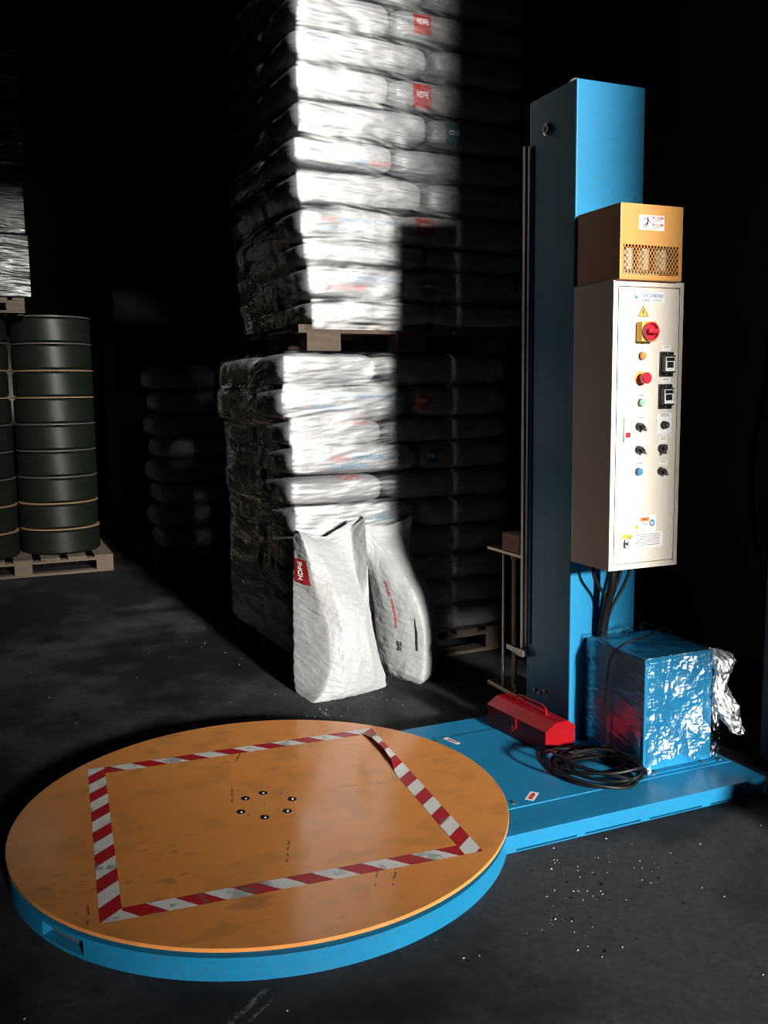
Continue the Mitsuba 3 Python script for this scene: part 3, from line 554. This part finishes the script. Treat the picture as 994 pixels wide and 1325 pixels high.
# ------------------------------------------------------------------ sacks on the pallets
def sack_pt(q, L, Wd, Ht, seed):
    """surface of a filled sack: q (n,3) on the cube [-1,1]^3"""
    rxy = (np.abs(q[:, 0]) ** 9 + np.abs(q[:, 1]) ** 9) ** (1 / 9)
    rr = (rxy ** 3.2 + np.abs(q[:, 2]) ** 3.8) ** (1 / 3.8)
    p = q / rr[:, None] * np.array([L / 2, Wd / 2, Ht / 2])
    n = np.sign(p) * np.abs(p / np.array([L / 2, Wd / 2, Ht / 2])) ** 2.2; n /= np.linalg.norm(n, axis=1, keepdims=True)
    wr = 0.013 * fb(p * np.array([5, 5, 16]) + seed * 7.3, 3, seed) + 0.006 * fb(p * np.array([14, 14, 34]) + seed, 3, seed + 5)
    return p + n * wr[:, None]
def cube_grid(nx, ny, nz):
    out_v, out_f, off = [], [], 0
    for ax, sg in ((0, 1), (0, -1), (1, 1), (1, -1), (2, 1), (2, -1)):
        o = [i for i in range(3) if i != ax]; n = (nx, ny, nz)
        A, B = np.meshgrid(np.linspace(-1, 1, n[o[0]] + 1), np.linspace(-1, 1, n[o[1]] + 1), indexing='ij')
        q = np.zeros(A.shape + (3,)); q[..., ax] = sg; q[..., o[0]] = A; q[..., o[1]] = B
        g = grid(q); f = g.faces
        c = np.cross(g.vertices[f[0][1]] - g.vertices[f[0][0]], g.vertices[f[0][2]] - g.vertices[f[0][0]])
        if c[ax] * sg < 0: f = f[:, ::-1]
        out_v.append(g.vertices); out_f.append(f + off); off += len(g.vertices)
    m = trimesh.Trimesh(np.vstack(out_v), np.vstack(out_f), process=False); m.merge_vertices()
    return m
CG = cube_grid(34, 22, 14)
def make_sack(L, Wd, Ht, seed):
    return trimesh.Trimesh(sack_pt(CG.vertices, L, Wd, Ht, seed), CG.faces, process=False)
def front_map(L, Wd, Ht, seed, x, z, out=0.0012):
    """points on the sack's front (-y) side at local x, z"""
    xn, zn = np.clip(x / (L / 2), -0.97, 0.97), np.clip(z / (Ht / 2), -0.9, 0.9)
    r = (1 - np.abs(zn) ** 3.8) ** (1 / 3.8)
    yn = (np.maximum(r ** 9 - np.abs(xn) ** 9, 0.05)) ** (1 / 9)
    q = np.stack([xn, -yn, zn], -1); q = q / np.abs(q).max(1, keepdims=True)
    p = sack_pt(q, L, Wd, Ht, seed); p[:, 1] -= out
    return p
def on_front(m2, L, Wd, Ht, seed, x, z, flip=False, out=0.0012):
    """bends a flat mesh (x right, y up) onto the front of a sack"""
    m2 = m2.copy(); v = np.array(m2.vertices)
    if flip: v[:, :2] *= -1
    d = v[:, 2].copy()
    p = front_map(L, Wd, Ht, seed, v[:, 0] + x, v[:, 1] + z, out); p[:, 1] -= d
    m2.vertices = p
    return m2
def patch(w, h, n=8):
    A, B = np.meshgrid(np.linspace(0, w, n), np.linspace(0, h, n), indexing='ij')
    return grid(np.stack([A, B, 0 * A], -1))
def txt(t, h, wid=None):
    m = meshkit.text_mesh(t, h, 0.0005, True)
    if wid: m.apply_scale([wid / m.bounds[1][0], 1, 1])
    return m
ORD = ['lowest', 'second', 'third', 'fourth', 'fifth', 'sixth', 'seventh', 'eighth', 'ninth', 'tenth', 'eleventh', 'twelfth']
def film_around(key_stem, sacks, label, z0, z1, o, seed, dens=0.006):
    """stretch film: at each height the convex outline of the sacks there, a little outside them, with fine wrinkles"""
    allv = np.vstack([s_.vertices for s_ in sacks])
    c = allv[:, :2].mean(0)
    th = np.r_[np.linspace(-math.pi * 0.98, -0.30, 330), np.linspace(-0.28, math.pi * 0.55, 40), np.linspace(math.pi * 0.56, math.pi * 1.0, 60)[:-1]]
    zs = np.arange(z0, z1, dens)
    dirs = np.stack([np.cos(th), np.sin(th)], -1)
    coarse = np.arange(z0, z1 + 0.02, 0.02); Rr = []
    from scipy.spatial import ConvexHull
    for z in coarse:
        q = allv[np.abs(allv[:, 2] - z) < 0.018][:, :2]
        if len(q) < 20:
            q = allv[np.argsort(np.abs(allv[:, 2] - z))[:4000], :2]
        hv = ConvexHull(q); eq = hv.equations
        dn = dirs @ eq[:, :2].T; dist = -(eq[:, :2] @ c + eq[:, 2])
        rr = np.where(dn > 1e-6, dist[None] / np.maximum(dn, 1e-6), 1e9).min(1)
        Rr.append(rr)
    Rr = np.array(Rr)
    Rr = ndimage.maximum_filter1d(Rr, 3, axis=0); Rr = ndimage.gaussian_filter1d(Rr, 0.8, axis=0)
    Rr = np.stack([np.interp(zs, coarse, Rr[:, j]) for j in range(len(th))], 1)
    base_ = c + dirs * Rr[..., None]
    arc = np.cumsum(np.r_[0, np.linalg.norm(np.diff(base_[len(zs) // 2], axis=0), axis=1)])
    S_, Z_ = np.meshgrid(arc, zs); sl = Z_ + 0.05 * np.sin(S_ * 1.3 + Z_ * 2) + 0.10 * fb(np.stack([S_ * 1.5, Z_ * 1.5, 0 * S_], -1), 2, seed)
    wr = 0.0042 * np.abs(fb(np.stack([S_ * 4, sl * 40, 0 * S_ + seed], -1), 3, seed)) * 2 + 0.0016 * fb(np.stack([S_ * 9, sl * 110, 0 * S_], -1), 2, seed + 3) + 0.016 * fb(np.stack([S_ * 4, Z_ * 7, 0 * S_], -1), 3, seed + 4)
    R2 = Rr + 0.012 + wr
    Pf = np.concatenate([c + dirs * R2[..., None], Z_[..., None]], -1)
    k = name(key_stem)
    put(k, grid(Pf, True), 'film', label, 'stretch wrap', smooth=True)
def stack(which, o, ang, tops, bottom, W_, D_, shifts, prints, seed0):
    """layers of sacks: two along the front, one more behind on the left-hand side"""
    sacks = []; n = len(tops); z0 = bottom
    for i in range(n):
        h = tops[i] - z0; zc = z0 + h / 2
        r = np.random.default_rng(seed0 + i)
        split = W_ * (0.47 + 0.07 * (-1) ** i + r.uniform(-0.02, 0.02))
        dep = 0.44
        spec = [('front left', (split / 2 + shifts[i], dep / 2), split * 0.985, dep * 0.99, 0.0), ('front right', (split + (W_ - split) / 2 + shifts[i] * 0.3, dep / 2 + 0.01), (W_ - split) * 0.985, dep * 0.99, 0.0),
                ('left side', (dep / 2 + shifts[i], dep + (D_ - dep) / 2), (D_ - dep) * 0.985, dep * 0.99, math.pi / 2)]
        if which == 'lower' and i >= n - 2: spec.append(('back right', (dep + (W_ - dep) / 2, dep + (D_ - dep) / 2), (W_ - dep) * 0.985, (D_ - dep) * 0.985, 0.0))  # hidden sacks added to keep sun from passing through the hollow load
        for j, (pos, (x, y), L, Wd, rot) in enumerate(spec):
            sd = seed0 * 10 + i * 5 + j
            m = make_sack(L, Wd, h * 1.03, sd)
            M = lambda q: rm(rm(q, rot + 0.0, (x, y + r0, zc)), ang, o)
            r0 = r.uniform(-0.012, 0.012)
            m = M(m); sacks.append(m)
            k = name('resin_sack')
            lay = ORD[i] + (' layer' if i == 0 else ' layer from the bottom')
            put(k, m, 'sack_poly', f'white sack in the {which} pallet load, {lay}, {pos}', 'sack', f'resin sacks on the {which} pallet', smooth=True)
            for (pi, pj, fn) in prints:
                if pi == i and pj == j:
                    for sub, mesh, mat in fn(L, Wd, h * 1.03, sd):
                        put(k + '__' + sub, M(mesh), mat, smooth=False)
        z0 = tops[i]
    return sacks
def pr_text(rows):
    """rows: (text, colour, height, width, x, z, upside down)"""
    def fn(L, Wd, Ht, sd):
        return [('print', on_front(txt(t, h, w), L, Wd, Ht, sd, x, z, fl), c) for t, c, h, w, x, z, fl in rows]
    return fn
def pr_panel(mat, x, z, w, h, t=None, flip=False):
    def fn(L, Wd, Ht, sd):
        out = [('printed_panel', on_front(patch(w, h), L, Wd, Ht, sd, x, z, False, 0.0014), mat)]
        if t:
            q = txt(t, h * 0.26, w * 0.66); q.apply_translation((-q.bounds[0][0], 0, 0)); wq = q.bounds[1][0]
            out.append(('print', on_front(q, L, Wd, Ht, sd, x + w / 2 + (wq / 2 if flip else -wq / 2), z + h * (0.62 if flip else 0.42), flip, 0.0020), 'sticker_white'))
        return out
    return fn
PANG, UANG = math.radians(3.0), math.radians(2.5)
LO, UO = (0.585, 1.53, 0.0), (0.650, 1.50, 0.0)
PW, PD = 1.36, 1.12
LT = [0.285, 0.435, 0.590, 0.745, 0.905, 1.062, 1.217, 1.350, 1.525, 1.695]
LS = [0, 0, 0, 0.01, 0.01, 0.0, 0.0, -0.005, -0.045, -0.025]
BL, RE = 'ink_blue', 'ink_red'
lp = [(6, 0, pr_text([('CHEMICAL TITAN', BL, 0.024, 0.30, -0.02, 0.0, False), ('LOTTE', RE, 0.024, 0.10, -0.14, 0.0, False), ('POLYETHYLENE', BL, 0.022, 0.22, -0.15, -0.042, False)])),
      (8, 0, pr_text([('LOTTE CHEMICAL TITAN', BL, 0.018, 0.34, -0.08, 0.02, False), ('POLYETHYLENE', BL, 0.020, 0.20, -0.19, -0.03, False)])),
      (7, 0, pr_text([('LOTTE CHEMICAL', RE, 0.018, 0.22, -0.02, 0.042, False), ('PP', RE, 0.018, 0.04, -0.22, 0.040, False)])),
      (5, 0, pr_text([('HDPE', RE, 0.022, 0.14, 0.0, 0.055, False)])),
      (4, 0, pr_text([('LOTTE CHEMICAL TITAN', BL, 0.018, 0.34, 0.0, -0.01, False)])),
      (8, 1, pr_panel('panel_red', -0.30, -0.045, 0.085, 0.085, 'PP')), (6, 1, pr_panel('panel_teal', -0.27, -0.045, 0.085, 0.085, 'PP'))]
low = stack('lower', LO, PANG, LT, 0.145, PW, PD, LS, lp, 100)
pallet('wooden_pallet', (LO[0] + 0.02, LO[1] + 0.02, 0), PANG, PW - 0.05, PD - 0.05, 0.14, 'wooden pallet on the floor under the lower load of sacks')
film_around('stretch_wrap', low, 'clear stretch film wrapped around the lower pallet load of sacks', 0.15, 1.70, LO, 7)
UB = 1.835
UT = [1.955, 2.125, 2.240, 2.408, 2.580, 2.742, 2.914, 3.086, 3.250, 3.420, 3.60]
US = [0.05, 0.035, 0.015, 0.005, -0.01, -0.02, 0.0, 0.0, 0.0, 0.01, 0.0]
up_ = [(1, 0, pr_text([('CHEMICAL TITAN', BL, 0.024, 0.29, -0.06, 0.012, False), ('PP COPOLYMER', RE, 0.022, 0.21, -0.16, -0.038, False)])),
       (3, 0, pr_text([('CHEMICAL TITAN', BL, 0.020, 0.30, -0.06, 0.010, False), ('LOTTE', RE, 0.020, 0.09, -0.17, 0.010, False), ('POLYETHYLENE', BL, 0.020, 0.22, -0.16, -0.035, False)])),
       (5, 0, pr_text([('CHEMICAL', BL, 0.020, 0.16, 0.13, -0.02, True), ('LOTTE', RE, 0.020, 0.10, 0.25, -0.02, True)])),
       (7, 0, pr_text([('LOTTE', RE, 0.024, 0.10, -0.20, 0.028, False)])),
       (3, 1, pr_panel('panel_red', -0.29, -0.03, 0.10, 0.095, 'HDPE')), (1, 1, pr_panel('panel_teal', -0.28, -0.05, 0.09, 0.085, 'PP')),
       (7, 1, pr_panel('panel_red', -0.28, -0.060, 0.105, 0.115, 'HDPE')), (6, 1, pr_panel('panel_teal', -0.20, -0.050, 0.095, 0.105, 'pp', True)), (9, 1, pr_panel('panel_red', -0.28, -0.04, 0.10, 0.11, 'HDPE'))]
upp = stack('upper', UO, UANG, UT, UB, PW, PD, US, up_, 200)
pallet('wooden_pallet', (UO[0] + 0.015, UO[1] + 0.05, 1.70), UANG, PW - 0.08, PD - 0.08, 0.132, 'wooden pallet between the lower and the upper load of sacks', feet=False)
film_around('stretch_wrap', upp, 'clear stretch film wrapped around the upper pallet load of sacks', UB - 0.03, 3.56, UO, 17)

# ------------------------------------------------------------------ the two part-filled sacks standing on the floor
def loft(rings, nz=90, na=120, sm=1.6):
    """rings: lists of (x, y, z) key points going round; returns the surface grid (nz, na, 3)"""
    R_ = []
    for ring in rings:
        q = np.array(ring, float); q = np.vstack([q, q[:1]])
        d = np.arange(len(q)); R_.append(np.stack([np.interp(np.linspace(0, len(q) - 1, na, endpoint=False), d, q[:, k]) for k in range(3)], -1))
    R_ = np.array(R_)
    d = np.linspace(0, 1, len(rings)); tz = np.linspace(0, 1, nz)
    from scipy.interpolate import PchipInterpolator
    G = PchipInterpolator(d, R_, axis=0)(tz)
    return ndimage.gaussian_filter1d(G, sm, axis=1, mode='wrap')
def close_mesh(G):
    m = grid(G, True); n = G.shape[1]; V_ = np.vstack([m.vertices, G[0].mean(0)]); b_ = len(V_) - 1
    F_ = np.vstack([m.faces, [[b_, (j + 1) % n, j] for j in range(n)]])
    return trimesh.Trimesh(V_, F_, process=False)
def wrinkle(G, amp, fx, fz, seed):
    n = np.cross(np.roll(G, -1, 1) - np.roll(G, 1, 1), np.gradient(G, axis=0)); n /= np.linalg.norm(n, axis=-1, keepdims=True) + 1e-9
    a, b = np.meshgrid(np.linspace(0, 1, G.shape[0]), np.linspace(0, 1, G.shape[1], endpoint=False), indexing='ij')
    q = np.stack([np.cos(b * 2 * math.pi) * fx, np.sin(b * 2 * math.pi) * fx, a * fz + 0.5 * np.cos(b * 6.28)], -1)
    return G + n * (amp * fb(q, 4, seed))[..., None] * 2
# order: A back-left, B front-left edge, M1, M, M2, C front-right, D back-right, E back
s1 = [[(0.545, 1.36, 0.0), (0.560, 1.175, 0.0), (0.70, 1.165, 0.0), (0.80, 1.185, 0.0), (0.90, 1.215, 0.0), (0.995, 1.255, 0.0), (0.96, 1.41, 0.0), (0.75, 1.42, 0.0)],
      [(0.530, 1.37, 0.05), (0.615, 1.165, 0.05), (0.71, 1.140, 0.05), (0.80, 1.155, 0.05), (0.90, 1.185, 0.05), (0.988, 1.245, 0.05), (0.965, 1.42, 0.05), (0.75, 1.43, 0.05)],
      [(0.535, 1.40, 0.20), (0.660, 1.175, 0.19), (0.73, 1.150, 0.19), (0.80, 1.150, 0.19), (0.88, 1.170, 0.19), (0.945, 1.235, 0.19), (0.935, 1.42, 0.20), (0.74, 1.43, 0.20)],
      [(0.545, 1.42, 0.36), (0.665, 1.205, 0.34), (0.73, 1.175, 0.34), (0.79, 1.170, 0.34), (0.86, 1.185, 0.34), (0.920, 1.250, 0.34), (0.92, 1.43, 0.36), (0.74, 1.44, 0.36)],
      [(0.555, 1.43, 0.47), (0.645, 1.255, 0.45), (0.72, 1.200, 0.43), (0.80, 1.198, 0.42), (0.875, 1.235, 0.43), (0.914, 1.270, 0.45), (0.915, 1.43, 0.47), (0.74, 1.445, 0.47)],
      [(0.565, 1.44, 0.58), (0.625, 1.285, 0.57), (0.71, 1.245, 0.55), (0.80, 1.265, 0.53), (0.872, 1.318, 0.54), (0.912, 1.272, 0.57), (0.915, 1.43, 0.58), (0.74, 1.445, 0.58)],
      [(0.570, 1.44, 0.69), (0.605, 1.310, 0.69), (0.69, 1.300, 0.67), (0.79, 1.340, 0.65), (0.874, 1.385, 0.66), (0.914, 1.285, 0.70), (0.918, 1.42, 0.70), (0.74, 1.43, 0.70)],
      [(0.572, 1.43, 0.79), (0.588, 1.338, 0.79), (0.68, 1.365, 0.750), (0.78, 1.400, 0.735), (0.873, 1.410, 0.785), (0.916, 1.312, 0.835), (0.918, 1.40, 0.84), (0.74, 1.425, 0.76)],
      [(0.574, 1.425, 0.815), (0.580, 1.365, 0.815), (0.67, 1.395, 0.765), (0.77, 1.416, 0.755), (0.872, 1.415, 0.805), (0.917, 1.330, 0.865), (0.919, 1.39, 0.868), (0.74, 1.43, 0.765)]]
G1 = wrinkle(loft(s1, 120, 170, 1.5), 0.0075, 2.2, 9, 51)
G1 = wrinkle(G1, 0.0028, 5, 44, 53)
k1 = name('standing_sack')
tag(k1, 'white half-empty sack standing on the floor in bright light before the pallet load', 'sack')
put(k1 + '__bag', close_mesh(G1), 'sack_woven', smooth=True)
def on_grid(G, m2, a0, t0, sa, st, out=0.003, swap=False):
    """bends a flat mesh onto a lofted surface: x along the ring, y up the rows (fractions of the grid)"""
    v = np.array(m2.vertices)
    a = a0 + v[:, 0] * sa; t = t0 + v[:, 1] * st
    nr, nc = G.shape[:2]
    ti, ai = np.clip(t * (nr - 1), 0, nr - 1.001), (a % 1.0) * nc
    n = np.cross(np.roll(G, -1, 1) - np.roll(G, 1, 1), np.gradient(G, axis=0)); n /= np.linalg.norm(n, axis=-1, keepdims=True) + 1e-9
    Gp, n_ = np.concatenate([G, G[:, :1]], 1), np.concatenate([n, n[:, :1]], 1)
    smp = lambda X_: np.stack([ndimage.map_coordinates(X_[..., k], [ti, ai], order=1) for k in range(3)], -1)
    cdir = smp(n_); cen = G.mean((0, 1))
    sg = np.sign(((smp(Gp) - cen) * cdir).sum())
    m2 = m2.copy(); m2.vertices = smp(Gp) + sg * cdir * (out + v[:, 2:3])
    return m2
put(k1 + '__printed_panel', on_grid(G1, patch(1, 1, 14), 0.022, 0.60, 0.085, 0.13), 'panel_red', 'red printed panel on the side fold', smooth=True)
h_ = txt('HDPE', 0.32); h_.apply_scale([0.78 / h_.bounds[1][0], 1, 1]); h_ = rm(h_, math.pi / 2, (0.55, 0.12, 0)); h_.vertices[:, 2] = h_.vertices[:, 2] * 2
put(k1 + '__print', on_grid(G1, h_, 0.022, 0.60, 0.085, 0.13, 0.0045), 'sticker_white', smooth=False)
s2 = []
for zz, ax, ay, bx, by, cx, cy, dx, dy, tilt in ((0.0, 1.035, 1.36, 1.115, 1.150, 1.20, 1.22, 1.15, 1.36, 0.0), (0.05, 1.005, 1.42, 1.125, 1.110, 1.265, 1.235, 1.19, 1.43, 0.0), (0.16, 0.990, 1.44, 1.135, 1.110, 1.290, 1.25, 1.20, 1.47, 0.0),
                                                  (0.30, 0.985, 1.45, 1.140, 1.130, 1.295, 1.28, 1.21, 1.49, 0.0), (0.44, 0.975, 1.46, 1.120, 1.180, 1.280, 1.32, 1.22, 1.50, 0.0), (0.56, 0.960, 1.465, 1.085, 1.265, 1.230, 1.38, 1.23, 1.51, 0.0),
                                                  (0.67, 0.945, 1.46, 1.060, 1.370, 1.200, 1.45, 1.25, 1.52, 0.02), (0.76, 0.935, 1.45, 1.000, 1.440, 1.180, 1.49, 1.27, 1.52, 0.04), (0.80, 0.932, 1.45, 0.985, 1.452, 1.175, 1.496, 1.272, 1.52, 0.03)):
    ax, bx, cx, dx, ay, by, cy, dy = ax + 0.035, bx + 0.04, cx + 0.03, dx + 0.02, ay + 0.045, by + 0.055, cy + 0.05, dy + 0.02
    mid = lambda p, q, f, push=0.0: ((1 - f) * p[0] + f * q[0] - push * 0.83, (1 - f) * p[1] + f * q[1] - push * 0.55, zz - tilt * 0.6)
    A_, B_, C_, D_ = (ax, ay), (bx, by), (cx, cy), (dx, dy)
    bul = 0.03 if 0.02 < zz < 0.6 else 0.0
    s2.append([(ax, ay, zz), mid(A_, B_, 0.33, bul), mid(A_, B_, 0.67, bul), (bx, by, zz - tilt), mid(B_, C_, 0.5), (cx, cy, zz), (dx, dy, zz + tilt), mid(D_, A_, 0.5)])
G2 = wrinkle(loft(s2, 100, 140, 3.0), 0.006, 2.0, 8, 61)
G2 = wrinkle(G2, 0.002, 6, 30, 63)
k2 = name('standing_sack')
tag(k2, 'white sack leaning in half shade, right of the bright standing sack', 'sack')
put(k2 + '__bag', close_mesh(G2), 'sack_woven', smooth=True)
put(k2 + '__print', on_grid(G2, ext(Polygon([(0, 0), (0.10, 0.9), (0.16, 1.0), (0.22, 0.5), (0.20, 0)]), 0.0003), 0.315, 0.27, 0.06, 0.16), 'ink_black', 'dark printed streak', smooth=True)
h_ = rm(txt('CHEMICAL TITAN', 0.25, 1.0), math.pi / 2, (0.3, 0.0, 0))
put(k2 + '__print', on_grid(G2, h_, 0.19, 0.36, 0.05, 0.22), 'ink_red', smooth=False)
h_ = glyphs('製', 0.8, 1.0, 0.0003)
put(k2 + '__print', on_grid(G2, h_, 0.19, 0.255, 0.05, 0.06), 'ink_black', smooth=False)

# ------------------------------------------------------------------ dark goods at the left and behind
def roll_stack(cx, cy, r, zb_, hs, where, seed):
    z = zb_
    for i, h in enumerate(hs):
        rr = np.random.default_rng(seed + i); k = name('plastic_roll'); q = 0.02
        ox, oy = rr.uniform(-0.008, 0.008, 2)
        tag(k, f'dark green cylindrical roll, {ORD[i]}{"" if i == 0 else " from the bottom"} in the {where}', 'roll', f'rolls in the {where}')
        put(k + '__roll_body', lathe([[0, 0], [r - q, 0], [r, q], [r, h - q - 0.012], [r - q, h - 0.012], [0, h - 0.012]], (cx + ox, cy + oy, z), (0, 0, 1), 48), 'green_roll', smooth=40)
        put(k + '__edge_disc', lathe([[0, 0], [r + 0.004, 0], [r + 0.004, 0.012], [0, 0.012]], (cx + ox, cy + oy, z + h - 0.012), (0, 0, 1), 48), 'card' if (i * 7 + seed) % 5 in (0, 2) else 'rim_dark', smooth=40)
        z += h
roll_stack(-0.935, 5.55, 0.33, 0.145, [0.225] * 9, 'stack cut by the left edge', 300)
roll_stack(-0.255, 5.66, 0.33, 0.145, [0.225] * 9, 'second stack from the left edge', 310)
pallet('wooden_pallet', (-1.32, 5.2, 0), 0.0, 1.45, 1.1, 0.145, 'wooden pallet on the floor under the dark green rolls')
pallet('wooden_pallet', (-1.32, 5.22, 2.172), 0.0, 0.86, 1.1, 0.12, 'wooden pallet on top of the left green roll stack')
rr = np.random.default_rng(9)
for i, (x0, x1, y0, z0, h) in enumerate(((-1.20, -0.41, 5.26, 2.30, 0.50), (-1.19, -0.425, 5.27, 2.802, 0.50), (-1.20, -0.41, 5.255, 3.304, 0.50), (-1.19, -0.42, 5.265, 3.806, 0.50))):
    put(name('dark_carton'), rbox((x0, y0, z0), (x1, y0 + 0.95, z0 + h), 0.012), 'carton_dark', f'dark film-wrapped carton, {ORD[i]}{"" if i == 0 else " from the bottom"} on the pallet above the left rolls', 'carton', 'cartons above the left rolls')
    U_, V_ = np.meshgrid(np.linspace(x0 - 0.004, x1 + 0.006, 60), np.linspace(z0 + 0.01, z0 + h - 0.01, 140), indexing='ij')
    Yf = y0 - 0.004 - 0.022 * np.abs(fb(np.stack([U_ * 3, V_ * 30 + U_ * 3, 0 * U_], -1), 4, 70 + i)) - 0.012 * np.abs(fb(np.stack([U_ * 6, V_ * 4, 0 * U_], -1), 2, 80 + i))
    put(f'dark_carton{"" if i == 0 else f"_{i:03d}"}__film_front', grid(np.stack([U_, Yf, V_], -1)), 'film_thin', smooth=True)
roll_stack(1.13, 8.3, 0.40, 4.10, [0.62, 0.24, 0.24, 0.24], 'stack high up at the back', 340)
put(name('dark_carton'), rbox((0.55, 7.75, 0.30), (1.70, 8.9, 4.10), 0.02), 'carton_dark', 'tall dark crate at the back under the high rolls', 'carton')
pallet('wooden_pallet', (0.5, 7.7, 0), 0.0, 1.25, 1.25, 0.30, 'wooden pallet on the floor under the tall dark crate at the back')
# a third pallet of sacks far behind the lower load, on its left
z = 0.145
for i in range(8):
    m = rm(make_sack(0.66, 0.46, 0.205, 400 + i), 0.05, (0.83 + 0.02 * (-1) ** i, 5.3, z + 0.1)); z += 0.2
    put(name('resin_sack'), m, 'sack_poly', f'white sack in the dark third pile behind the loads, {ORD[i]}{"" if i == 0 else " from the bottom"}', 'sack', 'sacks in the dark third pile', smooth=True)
pallet('wooden_pallet', (0.47, 5.0, 0), 0.05, 0.8, 0.7, 0.14, 'wooden pallet under the dark third pile of sacks')
# right-hand edge
put(name('grey_cabinet'), rbox((1.995, -0.75, 0.0), (2.5, -0.23, 1.10), 0.008), 'grey_panel', 'plain grey cabinet at the right edge beyond the end of the blue base', 'cabinet')
put('trim_1', rbox((2.86, 0.28, 0), (3.0, 0.62, 6.4), 0.01), 'roof_sheet', kind='structure')
put(name('wall_conduit'), tube(spline([(2.985, 0.75, 5.0), (2.985, 0.74, 3.4), (2.985, 0.80, 2.6), (2.985, 0.78, 1.6), (2.985, 0.86, 1.05), (2.985, 0.80, 0.6)], 60), 0.008), 'black_rubber', 'black cable running down the dark wall right of the mast', 'cable')

# two pallets added out of view to shade the far end of the base
pallet('wooden_pallet', (1.66, -2.46, 0), 0.0, 1.1, 1.1, 0.145, 'added wooden pallet out of view that shades the base end, lower of two')
pallet('wooden_pallet', (1.66, -2.46, 0.146), 0.0, 1.1, 1.1, 0.145, 'added wooden pallet out of view that shades the base end, upper of two')

# ------------------------------------------------------------------ spilt pellets and grit on the floor
r = np.random.default_rng(12)
ico = trimesh.creation.icosphere(subdivisions=1, radius=1.0)
def scatter(n, mat, key, label, rmin, rmax, seed):
    r = np.random.default_rng(seed); ms = []
    cl = [(0.78, -0.62), (0.62, 1.0), (0.45, 1.02), (0.9, 1.05), (0.75, -0.75), (1.0, -0.75), (0.6, -0.9)]
    while len(ms) < n:
        if r.random() < 0.4:
            c_ = cl[r.integers(len(cl))]; x, y = np.array(c_) + r.normal(0, 0.07, 2)
        else:
            x, y = r.uniform(-1.4, 1.9), r.uniform(-1.4, 3.2)
        if math.hypot(x, y) < 0.84 or (0.4 < x < 1.80 and -0.51 < y < 0.53): continue
        s = r.uniform(rmin, rmax); m = ico.copy(); m.apply_scale([s * r.uniform(0.8, 1.9), s, s * 0.7]); ms.append(rm(m, r.uniform(0, 6.3), (x, y, s * 0.5)))
    put(key, cat_(ms), mat, label, 'debris', kind='stuff', smooth=True)
scatter(200, 'white_plastic', 'floor_pellets', 'tiny white pellets and scraps scattered over the dark floor', 0.0009, 0.0022, 5)
scatter(160, 'gap_dark', 'floor_grit', 'tiny dark crumbs of grit scattered over the dark floor', 0.0010, 0.0026, 6)
